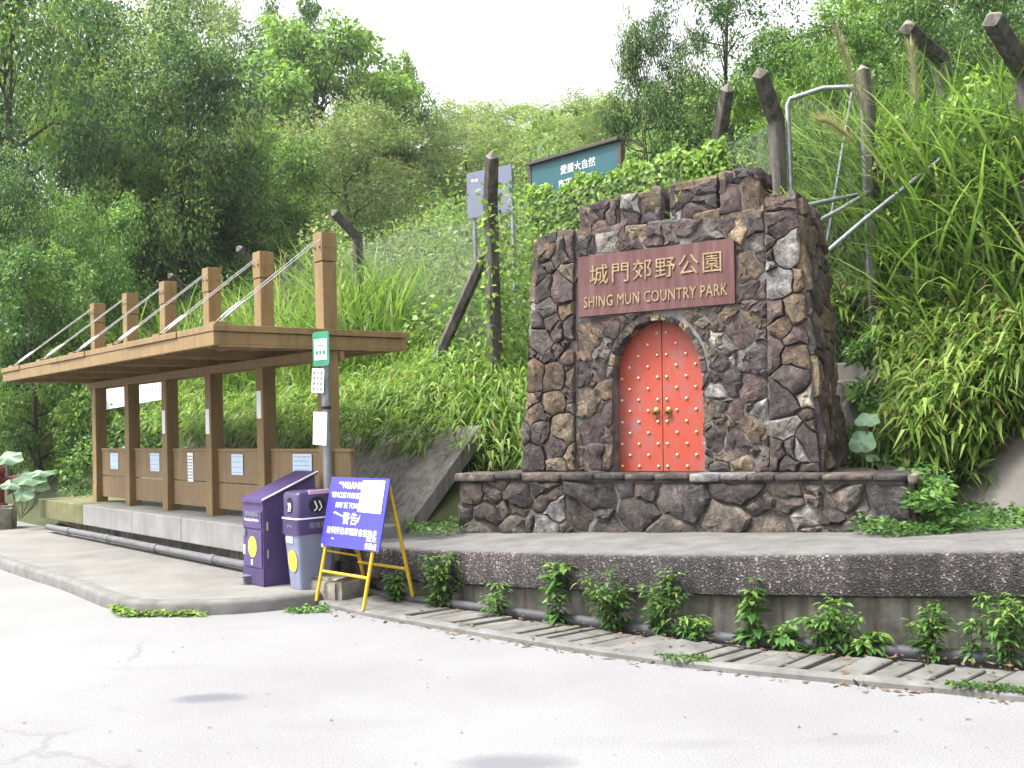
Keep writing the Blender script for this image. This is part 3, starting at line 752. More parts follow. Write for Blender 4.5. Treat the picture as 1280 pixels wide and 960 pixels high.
# core: front skin with the door opening, and solid body behind
out2 = [(xl(ZP), ZP), (CX-DA-.02, ZP)] + arch_pts(DA+.02, DB+.02)[::-1] + [(CX+DA+.02, ZP), (xr(ZP), ZP), (xr(TR), TR), (2.88, TR), (2.88, TC), (1.03, TC), (1.03, TL), (xl(TL), TL)]
def shear(p, dy): return (p[0], yf(p[1])+dy, p[1])
core = MB().loft([[shear(p, .0) for p in out2], [shear(p, .2) for p in out2]])
core.build('front_wall', 'mortar', tow)
bd = [(xl(ZP), ZP), (xr(ZP), ZP), (xr(TR), TR), (2.88, TR), (2.88, TC), (1.03, TC), (1.03, TL), (xl(TL), TL)]
MB().loft([[shear(p, .201) for p in bd], [(p[0], YF+TD-BT*.5*(p[1]-ZP), p[1]) for p in bd]]).build('core_wall', 'mortar', tow)
PQ = (1.07, 2.605, 2.565, 3.14)                      # plaque
def push_front(p):
    x, z = p; m_ = .012
    ins = False
    if PQ[0]-m_ < x < PQ[1]+m_ and PQ[2]-m_ < z < PQ[3]+m_:
        ins = True
        d = [(x-PQ[0]+m_, 0), (PQ[1]+m_-x, 1), (z-PQ[2]+m_, 2), (PQ[3]+m_-z, 3)]; k = min(d)[1]
        p = np.array([(PQ[0]-m_, z), (PQ[1]+m_, z), (x, PQ[2]-m_), (x, PQ[3]+m_)][k]); x, z = p
    a, b = DA+.075, DB+.085
    if z < DSP:
        if abs(x-CX) < DA+.012: ins = True; p = np.array([CX+math.copysign(DA+.012, x-CX), z])
    else:
        r = math.hypot((x-CX)/a, (z-DSP)/b)
        if r < 1: ins = True; p = np.array([CX+(x-CX)/max(r, .01), DSP+(z-DSP)/max(r, .01)])
    return np.array(p, float), ins
def stone_mat(): 
    u_ = _sg.random(); return 'stone_pale' if u_ < .05 else ('stone_tan' if u_ < .11 else 'stone')
cen = [(1.035, ZP+.005), (2.875, ZP+.005), (2.875, TC), (1.035, TC)]
for q in rubble(cen, 150, 21, 1.0, push_front, 1.3): stone(q, fmap(0), tow, stone_mat())
lp = [(xl(ZP)-.0, ZP+.005), (1.03, ZP+.005), (1.03, TL), (xl(TL), TL)]
for q in rubble(lp, 54, 4, .9, None, 1.5): stone(q, fmap(-.035), tow, stone_mat(), proud=.025, sink=.06)
rp_ = [(2.88, ZP+.005), (xr(ZP), ZP+.005), (xr(TR), TR), (2.88, TR)]
for q in rubble(rp_, 40, 9, .9, None, 1.5): stone(q, fmap(-.035), tow, stone_mat(), proud=.025, sink=.06)
# side faces
def rmap(a, b, h): return (xr(b)+h, a, b)
def lmap(a, b, h): return (xl(b)-h, a, b)
yb = lambda z: YF+TD-BT*.5*(z-ZP)
sr = [(yf(ZP)-.02, ZP+.005), (yb(ZP), ZP+.005), (yb(TR), TR), (yf(TR)-.02, TR)]
for q in rubble(sr, 46, 31, .9, None, .9): stone(q, rmap, tow, stone_mat(), sink=.05, proud=.035)
for q in rubble([(a, b if b < 2 else TL) for a, b in sr], 14, 33, .9, None, .9): stone(q[::-1], lmap, tow, stone_mat(), sink=.05, proud=.035)
# caps on the piers and the wall head
def tmap(z0): return lambda a, b, h: (a, b, z0+h)
for dom, z0, n_, sd_ in (([(xl(TL)+.0, yf(TL)-.06), (1.03, yf(TL)-.06), (1.03, yb(TL)), (xl(TL), yb(TL))], TL, 7, 3), ([(2.88, yf(TR)-.06), (xr(TR), yf(TR)-.06), (xr(TR), yb(TR)), (2.88, yb(TR))], TR, 6, 5), ([(1.035, yf(TC)-.02), (2.875, yf(TC)-.02), (2.875, yb(TC)), (1.035, yb(TC))], TC, 13, 8)):
    for q in rubble(dom, n_, sd_): stone(q, tmap(z0), tow, 'stone', 'cap_stone', proud=.05, sink=.04)
# merlons
for k, (x0, x1, zt, dy) in enumerate(((1.05, 1.46, 3.66, .03), (1.49, 1.91, 3.70, .0), (1.985, 2.445, 3.71, .0), (2.475, 2.85, 3.74, -.03))):
    y0, y1 = yf(TC)+dy+.01, yf(TC)+dy+.36
    MB().box(x0+.03, x1-.03, y0+.03, y1-.03, TC-.02, zt-.03).build('merlon_core', 'mortar', tow)
    z0 = TC+.01
    for q in rubble([(x0, z0), (x1, z0), (x1, zt), (x0, zt)], 5, 50+k, 1, None, .8): stone(q, lambda a, b, h, y0=y0: (a, y0+.03-h, b), tow, stone_mat(), 'merlon_stone', proud=.03, gap=.008)
    for q in rubble([(y0, z0), (y1, z0), (y1, zt), (y0, zt)], 2, 60+k): stone(q, lambda a, b, h, x1=x1: (x1-.03+h, a, b), tow, 'stone', 'merlon_stone', proud=.03)
    for q in rubble([(y0, z0), (y1, z0), (y1, zt), (y0, zt)], 2, 70+k): stone(q[::-1], lambda a, b, h, x0=x0: (x0+.03-h, a, b), tow, 'stone', 'merlon_stone', proud=.03)
    for q in rubble([(x0, y0), (x1, y0), (x1, y1), (x0, y1)], 2, 80+k): stone(q, lambda a, b, h, zt=zt: (a, b, zt-.03+h), tow, 'stone', 'merlon_stone', proud=.045)
# arch ring
nv = 15
for k in range(nv):
    t0, t1 = math.pi*k/nv, math.pi*(k+1)/nv; th_ = .055+.012*random.random()
    pts = np.array([(CX+(DA+.004)*math.cos(t0), DSP+(DB+.004)*math.sin(t0)), (CX+(DA+th_)*math.cos(t0), DSP+(DB+th_)*math.sin(t0)), (CX+(DA+th_)*math.cos((t0+t1)/2), DSP+(DB+th_)*math.sin((t0+t1)/2)), (CX+(DA+th_)*math.cos(t1), DSP+(DB+th_)*math.sin(t1)), (CX+(DA+.004)*math.cos(t1), DSP+(DB+.004)*math.sin(t1))])
    stone(pts, fmap(0), tow, 'stone_tan' if k % 3 == 1 else 'stone', 'arch_stone', gap=.006, proud=.022, sink=.13)
# door of two leaves
door = None
for sgn in (-1, 1):
    pl = [(CX+sgn*.004, ZP)] + [(CX+sgn*(DA+.015), ZP)] + [(CX+sgn*(DA+.015)*math.cos(t), DSP+(DB+.015)*math.sin(t)) for t in np.linspace(0, math.pi/2-.01, 14)]
    lfm = MB().loft([[shear(p, .135) for p in pl], [shear(p, .19) for p in pl]]).build('door_leaf', 'door', tow)
    for r_ in range(14):
        z = ZP+.045+r_*.102
        for c_ in range(4):
            if r_ % 2 == 0: xs_ = (.045, .235, .405)
            else: xs_ = (.14, .325)
            if c_ >= len(xs_): continue
            x = CX+sgn*xs_[c_]
            if z > DSP and math.hypot((x-CX)/(DA-.03), (z-DSP)/(DB-.03)) > 1: continue
            y = yf(z)+.135
            MB().loft([[(x+rr*math.cos(q*math.pi/4), y-hh, z+rr*math.sin(q*math.pi/4)) for q in range(8)] for rr, hh in ((.0155, 0), (.0145, .008), (.0085, .015), (.002, .017))]).build('stud', 'stud', lfm, smooth=60)
    x, z = CX+sgn*.06, ZP+.55; y = yf(z)+.132
    MB().loft([[(x+rr*math.cos(q*math.pi/6), y-hh, z+rr*math.sin(q*math.pi/6)) for q in range(12)] for rr, hh in ((.034, 0), (.034, .005), (.022, .013), (.012, .02), (.003, .022))]).build('handle_boss', 'brass', lfm, smooth=40)
    MB().tube([(x+.028*math.sin(t), y-.022-.004*math.cos(t), z-.03+.03*math.cos(t)) for t in np.linspace(0, 2*math.pi, 17)], .006, 6).build('handle_ring', 'brass', lfm, smooth=60)
# plaque
pq = MB().loft([[shear((x, z), -.042) for x, z in ((PQ[0], PQ[2]), (PQ[1], PQ[2]), (PQ[1], PQ[3]), (PQ[0], PQ[3]))], [shear((x, z), .06) for x, z in ((PQ[0], PQ[2]), (PQ[1], PQ[2]), (PQ[1], PQ[3]), (PQ[0], PQ[3]))]]).build('plaque', 'plaque', tow)
def plq(x, z): return frame((x, yf(z)-.044, z), (1, 0, 0), (0, BT, 1), (0, -1, BT))
for k, ch_ in enumerate('城門郊野公園'): text('lettering', ch_, .205, 'gold', pq, plq(PQ[0]+.225+k*.222, 2.935), .008, 'CENTER', 0)
text('lettering', 'SHING MUN COUNTRY PARK', .152, 'gold', pq, plq((PQ[0]+PQ[1])/2, 2.69), .007, 'CENTER', 0, .665, 1.06)

pli = empty('stone_plinth', (*TO, 0), TROT, 'long low rubble stone plinth with flat cap stones under the gate tower', 'plinth')
XA, XB, Z0 = -.12, 4.02, .50
MB().box(XA+.03, XB-.03, .03, 1.25, Z0, ZP-.035).build('plinth_core', 'mortar', pli)
ft = [(XA, Z0), (XB, Z0), (XB, ZP-.07), (XA, ZP-.07)]
for q in rubble(ft, 60, 77, 1.25, None, 1.6): stone(q, lambda a, b, h: (a, .03-h, b), pli, 'stone_pale' if _sg.random() < .07 else 'plinthstone', proud=.04, gap=.01)
for q in rubble([(0.03, Z0), (1.2, Z0), (1.2, ZP-.07), (.03, ZP-.07)], 12, 78, 1.2): stone(q, lambda a, b, h: (XB-.03+h, a, b), pli, 'plinthstone', proud=.04)
for q in rubble([(0.03, Z0), (1.2, Z0), (1.2, ZP-.07), (.03, ZP-.07)], 12, 79, 1.2): stone(q[::-1], lambda a, b, h: (XA+.03-h, a, b), pli, 'plinthstone', proud=.04)
x = XA-.03; gg = random.Random(2)
while x < XB:
    w = gg.uniform(.22, .48); x2 = min(x+w, XB+.06); t = gg.uniform(.05, .075)
    if x2 - x > .06:
        bmx = bmesh.new(); bmesh.ops.create_cube(bmx, size=1)
        for v in bmx.verts: v.co = ((x+x2)/2+v.co.x*(x2-x-.012), (-.035+.34)/2+gg.uniform(-.012, .012)*(v.co.y < 0)+v.co.y*.375, ZP-t/2+.002+v.co.z*t+gg.uniform(-.004, .004))
        bmesh.ops.bevel(bmx, geom=bmx.edges[:], offset=.012, segments=1, affect='EDGES')
        o = MB(); o.bm(bmx); o.build('cap_stone', 'stone_pale' if gg.random() < .12 else 'plinthstone', pli, smooth=50)
    x = x2
for x0, x1 in ((XA, .46), (3.28, XB)):
    for q in rubble([(x0, .35), (x1, .35), (x1, 1.24), (x0, 1.24)], 6, int(x0*10)+90): stone(q, lambda a, b, h: (a, b, ZP-.04+h), pli, 'plinthstone', proud=.03)

# ------------------------------------------------------------------ litter bins (local x along the road edge, y uphill)
def ellipse_plate(name, c, ax, ay, rx, ry, t, mat, parent, n=20):
    c, ax, ay = Vector(c), Vector(ax), Vector(ay); nn = ax.cross(ay)
    return MB().loft([[c+nn*h+ax*rx*math.cos(2*math.pi*k/n)+ay*ry*math.sin(2*math.pi*k/n) for k in range(n)] for h in (0, t)]).build(name, mat, parent)
b1 = empty('recycling_bin', (-2.64, 9.71, .12), SROT, 'tall purple metal bin with sloping lid and round yellow stickers', 'bin')
W, D, HF, HB = .42, .56, .80, 1.02
sec = [(0, .0), (D, 0), (D, HB-.02), (0, HF-.02)]
MB().loft([[(.01, y, z) for y, z in sec], [(W-.01, y, z) for y, z in sec]]).build('body', 'purple', b1)
lid = MB().prism([(-.012, -.02, HF-.02), (-.012, D+.02, HB+.0), (-.012, D+.02, HB+.025), (-.012, -.02, HF+.005)], (W+.024, 0, 0)).build('lid', 'purple', b1)
MB().tube([(W+.014, -.02, HF+.008), (W+.014, D+.02, HB+.026)], .008, 6).build('lid_trim', 'white', lid)
sl = Vector((0, D, HB-HF)).normalized()
ellipse_plate('round_sticker', (W*.5, D*.52, HF+.008+(HB-HF)*.52), (1, 0, 0), sl, .11, .13, .003, 'sticker', lid)
dr = MB().box(.025, W-.025, -.014, 0, .17, .52, .005).build('door', 'purple', b1)
MB().box(.025, W-.025, -.014, 0, .535, .70, .005).build('upper_panel', 'purple', b1)
MB().box(.0, W, -.01, 0, .0, .155, .004).build('kick_plate', 'purple_d', b1)
ellipse_plate('round_sticker', (W*.52, -.015, .36), (1, 0, 0), (0, 0, 1), .085, .10, .003, 'sticker', dr)
text('lettering', '廢物回收箱', .05, 'ink_grey', b1, frame((W*.5, -.017, .665), (1, 0, 0), (0, 0, 1), (0, -1, 0)), .001)
text('lettering', 'Recycling Collection', .034, 'white', b1, frame((W*.5, -.017, .615), (1, 0, 0), (0, 0, 1), (0, -1, 0)), .001, 'CENTER', .0006)
MB().box(.05, .10, -.03, -.013, .46, .52, .006).build('latch', 'galv', dr)
MB().box(.035, .07, -.02, -.012, .28, .37, .003).build('label_plate', 'paper', dr)
MB().box(.19, .22, -.02, -.012, .19, .24, .003).build('small_label', 'white', dr)
MB().box(.03, .17, -.10, -.005, .07, .085, .004).build('pedal', 'galv', b1)
for z in (.30, .56): MB().tube([(W+.002, .04, z-.04), (W+.002, .04, z+.04)], .011, 8).build('hinge', 'galv', b1)

b2 = empty('litter_bin', (-2.17, 9.31, .12), SROT, 'grey blue litter bin with dark purple hood and open mouths beside the pole', 'bin')
def taper(x0, x1, y0, y1, z0, z1, ins): # rounded-corner tapering body
    def ring(s, z, r=.035):
        p = []
        for cx, cy, a0 in ((x1-s-r, y1-s-r, 0), (x0+s+r, y1-s-r, 90), (x0+s+r, y0+s+r, 180), (x1-s-r, y0+s+r, 270)):
            for k in range(5): a_ = R(a0+k*22.5); p.append((cx+r*math.cos(a_), cy+r*math.sin(a_), z))
        return p
    return ring
W2, D2 = .30, .40
rg = taper(0, W2, 0, D2, 0, 1, 0)
MB().loft([rg(.045, 0), rg(.04, .03), rg(.008, .50), rg(.004, .52)]).build('body', 'greyblue', b2, smooth=40)
MB().loft([rg(-.006, .50), rg(-.006, .645)]).build('collar', 'purple_d', b2, smooth=40)
hood = MB().loft([rg(.004, .645), rg(.004, .86), rg(.018, .885), rg(.05, .895)]).build('hood', 'purple_d', b2, smooth=40)
MB().loft([rg(-.010, .640, .036), rg(-.010, .652, .036)]).build('trim_band', 'white', b2, smooth=40)
MB().box(-.002, .001, .15, .31, .70, .83).build('mouth_shade', 'black', hood)  # flat black plates paint the shade inside the hood's openings
ellipse_plate('mouth_shade', (W2*.5, .004, .765), (1, 0, 0), (0, 0, 1), .055, .075, .003, 'black', hood)
ellipse_plate('mouth_shade', (W2-.004, D2*.5, .765), (0, 1, 0), (0, 0, 1), .085, .075, .003, 'black', hood)
for dx in (-.02, .012):
    MB().tube([(W2*.5+dx, -.003, .71), (W2*.5+dx+.012, -.003, .75), (W2*.5+dx, -.003, .79)], .006, 5).build('pictogram', 'white', hood)
    MB().tube([(W2-.001, D2*.5+dx*1.5, .71), (W2-.001, D2*.5+dx*1.5+.03, .74), (W2-.001, D2*.5+dx*1.5+.005, .80)], .007, 5).build('pictogram', 'white', hood)
MB().box(W2-.03, W2-.0015, .12, .34, .862, .8985, .002).build('label_plate', 'pink', hood)
ellipse_plate('round_sticker', (W2*.52, .018, .26), (1, 0, 0), (0, -.07, 1), .08, .10, .003, 'sticker', b2)
MB().box(.06, .18, .004, .012, .42, .48, .002).build('small_label', 'paper_blue', b2)
text('lettering', '廢屑箱', .06, 'ink_grey', b2, frame((W2+.0075, D2*.5, .575), (0, 1, 0), (0, 0, 1), (1, 0, 0)), .001)
text('lettering', 'LITTER', .03, 'ink_grey', b2, frame((W2*.5, -.0075, .575), (1, 0, 0), (0, 0, 1), (0, -1, 0)), .001)

# rough concrete block by the bins
def rock(name, c, size, seed, mat, rough=.06, sub=2, rz=0, label=None, cat=None, squash=None):
    bmx = bmesh.new(); bmesh.ops.create_cube(bmx, size=1); bmesh.ops.bevel(bmx, geom=bmx.edges[:], offset=.1, segments=2, affect='EDGES')
    bmesh.ops.subdivide_edges(bmx, edges=bmx.edges[:], cuts=sub, use_grid_fill=True)
    gg = random.Random(seed)
    for v in bmx.verts: v.co = Vector((v.co.x*size[0], v.co.y*size[1], v.co.z*size[2])) + Vector((gg.gauss(0, 1), gg.gauss(0, 1), gg.gauss(0, 1)))*rough*.15
    o = MB(); o.bm(bmx); ob = o.build(name, mat, None, smooth=60); ob.location = c; ob.rotation_euler = (0, 0, rz)
    return tag(ob, label, cat)
M['block'] = simple('block_concrete', (.26, .24, .2), (.06, .055, .045), 4, .95, .6, 30)
q = onz(411, 738, .12)
rock('concrete_block', (q[0]+.02, q[1]+.16, .06), (.50, .34, .34), 3, 'block', .05, 2, R(-38), 'rough mossy concrete block between the litter bin and the blue warning sign', 'block')

# ------------------------------------------------------------------ folding warning sign (A-frame)
Lb, Rb = np.array([-1.81, 9.02]), np.array([-1.31, 8.49])
ax = (Rb-Lb)/np.linalg.norm(Rb-Lb); bx = np.array([-ax[1], ax[0]])
sg_ = empty('warning_sign', (*Lb, .0), math.atan2(ax[1], ax[0]), 'blue folding warning sign board on a yellow tubular stand at the road edge', 'sign')
WL = float(np.linalg.norm(Rb-Lb)); HT, DP = 1.10, .25
fz = lambda z: DP*z/HT
for x in (0.0, WL):
    MB().tube([(x, 0, .04), (x, fz(HT), HT)], .017, 8).build('front_leg', 'yellow', sg_, smooth=50)
for x in (0.05, WL+.03):
    MB().tube([(x, 2*DP+.02, .03), (x, DP+.02, HT)], .017, 8).build('rear_leg', 'yellow', sg_, smooth=50)
MB().tube([(0, fz(.30), .30), (WL, fz(.30), .30)], .014, 8).build('cross_bar', 'yellow', sg_, smooth=50)
MB().tube([(.05, 2*DP-.07, .34), (WL+.03, 2*DP-.07, .34)], .014, 8).build('cross_bar', 'yellow', sg_, smooth=50)
MB().tube([(.0, fz(.48)+.0, .48), (.2, .33, .42), (.05, 2*DP-.13, .50)], .010, 6).build('folding_stay', 'yellow', sg_, smooth=50)
BZ0, BZ1 = .52, 1.13; BX0, BX1 = -.05, WL+.12
bn = Vector((0, -HT, DP)).normalized(); bu = Vector((0, DP, HT)).normalized()
o0 = Vector((0, fz(BZ0), BZ0)) + bn*.02
def bpt(x, t): return o0 + Vector((x, 0, 0)) + bu*t
BH = (BZ1-BZ0)/bu.z
bo = MB().prism([bpt(BX0, 0), bpt(BX1, 0), bpt(BX1, BH), bpt(BX0, BH)], bn*.012).build('board', 'blue', sg_)
def bfr(x, t, h=.0135): return frame(bpt(x, t)+bn*h, (1, 0, 0), bu, bn)
bc = (BX0+BX1)/2
text('lettering', 'WARNING', .088, 'white', bo, bfr(BX0+.40, BH-.075), .0006, 'CENTER', .0008, .95)
text('lettering', 'VEHICLES PARKED', .070, 'white', bo, bfr(BX0+.05, BH-.165), .0006, 'LEFT', .0006, .80)
text('lettering', 'MAY BE TOWED', .070, 'white', bo, bfr(BX0+.14, BH-.255), .0006, 'LEFT', .0006, .82)
text('lettering', '警告', .115, 'white', bo, bfr(BX0+.40, BH-.375), .0006, 'CENTER', 0, 1.0, 1.1)
text('lettering', '違例停泊車輛將會被拖走', .070, 'white', bo, bfr(bc, BH-.485), .0006, 'CENTER', 0, 1.0, 1.02)
text('lettering', 'H.K.P.F.', .052, 'white', bo, bfr(BX1-.13, .095), .0006, 'CENTER', .001, .9)
text('lettering', '警務處', .058, 'white', bo, bfr(BX1-.13, .035), .0006, 'CENTER', 0)
pp = MB().prism([bpt(BX1-.40, BH-.30)+bn*.014, bpt(BX1-.05, BH-.305)+bn*.016, bpt(BX1-.06, BH-.02)+bn*.014, bpt(BX1-.385, BH-.025)+bn*.016], bn*.002).build('taped_paper', 'paper', sg_)
for (xa, ta, xb, tb, w) in ((BX0+.13, BH-.055, BX0+.33, BH-.105, .014), (BX0+.12, BH-.325, BX0+.33, BH-.365, .012), (BX0+.50, BH-.40, BX0+.55, BH-.32, .006), (BX0+.15, BH-.555, BX0+.2, BH-.56, .008)):
    MB().prism([bpt(xa, ta)+bn*.0125, bpt(xb, tb)+bn*.0125, bpt(xb, tb+w*.4)+bn*.0125, bpt(xa+.03, ta+w)+bn*.0125], bn*.001).build('paint_scrape', 'white', bo)
MB().box(-.035, -.01, fz(BZ0)-.03, fz(BZ0)-.01, BZ0-.01, BZ0+.02, .003).build('corner_clip', 'white', sg_)

# ------------------------------------------------------------------ bus stop pole
pb = onz(405, 728, .12); pb = np.array([-1.78, 9.55])
pole = empty('stop_pole', (*pb, .11), 0, 'grey bus stop pole with green topped plate beside the litter bin', 'pole')
topz = atY(402, 425, pb[1])[2]-.11
MB().tube([(0, 0, 0), (0, 0, topz*.5), (0, 0, topz)], .043, 14).build('post', 'galv', pole, smooth=50)
MB().lathe([(.1, 0), (.1, .012), (.055, .03)], (0, 0, 0), 14).build('base_flange', 'galv', pole)
PR = R(-35)          # plates turned towards the road
def plate(name, z0, z1, w, mat, tilt=0, curl=0, thick=.006, rz=PR, dx=-.03):
    pts = []; n = 6
    r_ = .03 if name == 'stop_plate' else .004
    mtx = Matrix.Translation((dx, -.055, 0)) @ Matrix.Rotation(rz, 4, 'Z') @ Matrix.Translation((0, 0, (z0+z1)/2)) @ Matrix.Rotation(tilt, 4, 'Y') @ Matrix.Translation((0, 0, -(z0+z1)/2))
    zc, h = (z0+z1)/2, (z1-z0)
    ring = []
    for cx, cz, a0 in ((w/2-r_, h/2-r_, 0), (-w/2+r_, h/2-r_, 90), (-w/2+r_, -h/2+r_, 180), (w/2-r_, -h/2+r_, 270)):
        for k in range(4): a_ = R(a0+k*30); ring.append((cx+r_*math.cos(a_), cz+r_*math.sin(a_)))
    V = MB().loft([[(x, -curl*(z/h)**2*2, zc+z) for x, z in ring], [(x, thick-curl*(z/h)**2*2, zc+z) for x, z in ring]]).xf(mtx)
    return V.build(name, mat, pole), mtx, zc, h
zz_ = lambda py: atY(402, py, pb[1])[2]-.11
sp_, mt_, zc, h = plate('stop_plate', zz_(458), zz_(415), .23, 'stopgreen', 0, 0, .012, R(-38))
MB().box(-.088, .088, -.004, -.001, zc-h*.32, zc+h*.28).xf(mt_).build('white_panel', 'paper', sp_)
MB().box(-.05, .05, -.006, -.0045, zc-h*.08+.05, zc-h*.08+.066).xf(mt_).build('print_row', 'ink_grey', sp_)
for dx in (-.05, 0, .05): MB().box(dx-.018, dx+.018, -.006, -.0045, zc-h*.17, zc-h*.05).xf(mt_).build('pictogram', 'stopgreen', sp_)
sp2, mt_, zc, h = plate('timetable_plate', zz_(491), zz_(461), .17, 'paper', R(5), .0, .004, R(-38), -.065)
for k, x in enumerate((-.05, 0, .05)):
    for j in range(4): MB().box(x-.012, x+.012, -.003, -.001, zc-.09+j*.05, zc-.065+j*.05).xf(mt_).build('print_row', 'ink_grey' if k == 1 else 'stopgreen', sp2)
sp3, mt_, zc, h = plate('blank_notice', zz_(556), zz_(515), .19, 'paper', R(4), .03, .004, R(-38), -.045)
MB().tube([(0, 0, zz_(512)), (0, 0, zz_(508))], .047, 14).build('clamp', 'black', pole)

# ------------------------------------------------------------------ hydrant at the far left end of the bench
hp = onz(2, 662, .12)
rock('hydrant_footing', (hp[0]-.12, hp[1]+.2, .28), (.46, .5, .42), 8, 'block', .04, 2, .4, 'square mossy concrete footing under the dark red hydrant', 'block')
hy = empty('fire_hydrant', (hp[0]-.14, hp[1]+.2, .48), .5, 'dark red fire hydrant standing on a footing past the far end of the bench', 'hydrant')
MB().lathe([(.13, 0), (.13, .03), (.085, .05), (.08, .5), (.1, .52), (.1, .56), (.085, .6), (.05, .66), (.02, .68)], n=18).build('barrel', 'hydrant', hy, smooth=40)
MB().tube([(0, 0, .42), (.22, -.02, .42)], [.06, .055], 12).build('outlet', 'hydrant', hy, smooth=50)
MB().tube([(.2, -.02, .42), (.245, -.022, .42)], .068, 12).build('outlet_cap', 'hydrant', hy, smooth=50)
MB().lathe([(.03, .68), (.03, .72), (.02, .73)], n=6).build('spindle', 'hydrant', hy)

# ------------------------------------------------------------------ fence
def gz(p): return float(height(p[0], p[1]))
def fpos(px, Y): q = atY(px, 500, Y); return np.array([q[0], q[1]])
def fence_post(px, py_bend, px_tip, py_tip, Y, Ytip, label, w=.085, px0=None):
    b = atY(px, py_bend, Y); t = atY(px_tip, py_tip, Ytip); z0 = gz(b)-.3
    b0 = b.copy() if px0 is None else atY(px0, py_bend+150, Y)
    o = empty('fence_post', (b[0], b[1], z0), 0, label, 'fence post', 'concrete fence posts on the bank')
    b = Vector(b - np.array([b[0], b[1], z0])); t = Vector(t - np.array([atY(px, py_bend, Y)[0], atY(px, py_bend, Y)[1], z0]))
    a = R(35)
    def sq(c, s, up_=Vector((0, 0, 1))):
        x = Vector((math.cos(a), math.sin(a), 0)); x = (x - up_*x.dot(up_)).normalized(); y = up_.cross(x)
        ch = .75
        return [c + x*s*i + y*s*j for i, j in ((1, ch), (ch, 1), (-ch, 1), (-1, ch), (-1, -ch), (-ch, -1), (ch, -1), (1, -ch))]
    d = (t-b).normalized()
    mid = (Vector((0, 0, 1))+d).normalized()
    MB().loft([sq(Vector((0, 0, 0)), w), sq(Vector((0, 0, b.z*.5)), w), sq(b, w, mid)]).build('shaft', 'darkpost', o, smooth=30)
    MB().loft([sq(b, w, mid), sq(b.lerp(t, .5), w*.95, d), sq(t, w*.9, d)]).build('arm', 'darkpost', o, smooth=30)
    MB().loft([sq(t, w*.9, d), sq(t+d*w*.9, w*.12, d)]).build('cap', 'postcap', o, smooth=20)
    return o, np.array(o.location) + np.array(b)
FP = {}
FP['m'] = fence_post(613, 255, 615, 196, 12.3, 11.95, 'tall straight looking concrete fence post with pale pointed cap, left of the gate tower', 0.073)
FP['l1'] = fence_post(447, 297, 418, 266, 17.6, 17.3, 'bent concrete fence post rising just behind the nearest shelter post', 0.076)
FP['l2'] = fence_post(324, 336, 299, 311, 20.8, 20.4, 'bent concrete fence post whose arm shows left of the second shelter post top', 0.077)
FP['l3'] = fence_post(236, 366, 213, 345, 23.2, 22.8, 'bent concrete fence post with arm showing between the third and fourth shelter post tops', 0.077)
FP['l4'] = fence_post(108, 412, 88, 396, 21, 20.6, 'farthest bent concrete fence post, half hidden by bushes beyond the shelter roof', 0.077)
FP['r1'] = fence_post(898, 178, 909, 112, 12.0, 11.6, 'dark concrete fence post with pale cap behind the battlements of the gate tower', 0.073)
FP['r2'] = fence_post(970, 150, 950, 92, 10.6, 10.2, 'bent dark concrete fence post carrying the wire gate beside the gate tower', 0.073)
FP['g2'] = fence_post(1084, 130, 1078, 88, 10.4, 10.4, 'concrete gate post wrapped in reeds at the far side of the wire gate', 0.065)
FP['r3'] = fence_post(1178, 75, 1134, 34, 11.2, 10.6, 'fence post buried in tall reeds, only its thick tilted arm showing', 0.077)
FP['r4'] = fence_post(1282, 92, 1240, 24, 9.0, 8.5, 'thick bent concrete fence post at the right edge of the picture', 0.077)
# raking prop behind the tall post
a = atY(606, 318, 12.5); b = atY(558, 425, 12.9)
pr_ = MB().tube([Vector(a), Vector(b)+(Vector(b)-Vector(a))*.25], .075, 6).build('raking_prop', 'darkpost', None); tag(pr_, 'dark raking concrete prop leaning on the tall fence post', 'post')
def chain(name, A, B, zt_a, zt_b, label, cell=.06, r=.0022, hgt=None):
    """chain link: zig-zag wires woven between two posts"""
    A, B = np.array(A), np.array(B); L = np.linalg.norm(B-A); n = int(L/cell); g = np.random.default_rng(5)
    ns = 36
    zb_a, zb_b = gz(A)+.02, gz(B)+.02
    Vs, Ts = [], []; k = 0
    for i in range(n):
        for dirn in (0, 1):
            z = np.linspace(0, 1, ns+1)
            t = (i + (np.arange(ns+1) % 2 if dirn == 0 else 1-np.arange(ns+1) % 2))*cell/L
            t = np.clip(t, 0, 1)
            P = A[None, :]*(1-t)[:, None] + B[None, :]*t[:, None]
            zz = (zb_a*(1-t)+zb_b*t)*(1-z) + (zt_a*(1-t)+zt_b*t)*z
            C = np.concatenate([P, zz[:, None]], 1); sag = .04*np.sin(t*9+z*3)
            nrm = np.array([-(B-A)[1], (B-A)[0], 0])/L
            C = C + nrm*sag[:, None] + nrm*(r*2 if dirn else 0)
            for q in range(3):
                a_ = 2*math.pi*q/3; C_ = C + nrm*r*math.cos(a_) + np.array([(B-A)[0]/L, (B-A)[1]/L, 0])*r*math.sin(a_)
                Vs.append(C_)
            m_ = ns+1; j = np.arange(ns)
            for q in range(3):
                p0, p1 = k+q*m_, k+((q+1) % 3)*m_
                Ts += [np.stack([p0+j, p1+j, p1+j+1], 1), np.stack([p0+j, p1+j+1, p0+j+1], 1)]
            k += 3*m_
            if dirn == 0 and False: break
    o = tri_mesh(name, np.concatenate(Vs), np.concatenate(Ts), None, 'galv')
    return tag(o, label, 'fence', 'chain link fence bays')
def xy(k): return FP[k][1][:2]
def tz(k): return FP[k][1][2]
chain('chain_link_fence', xy('m'), xy('l1'), tz('m')-.1, tz('l1')-.1, 'chain link fence bay between the tall post and the bent post behind the shelter', .075, .0021)
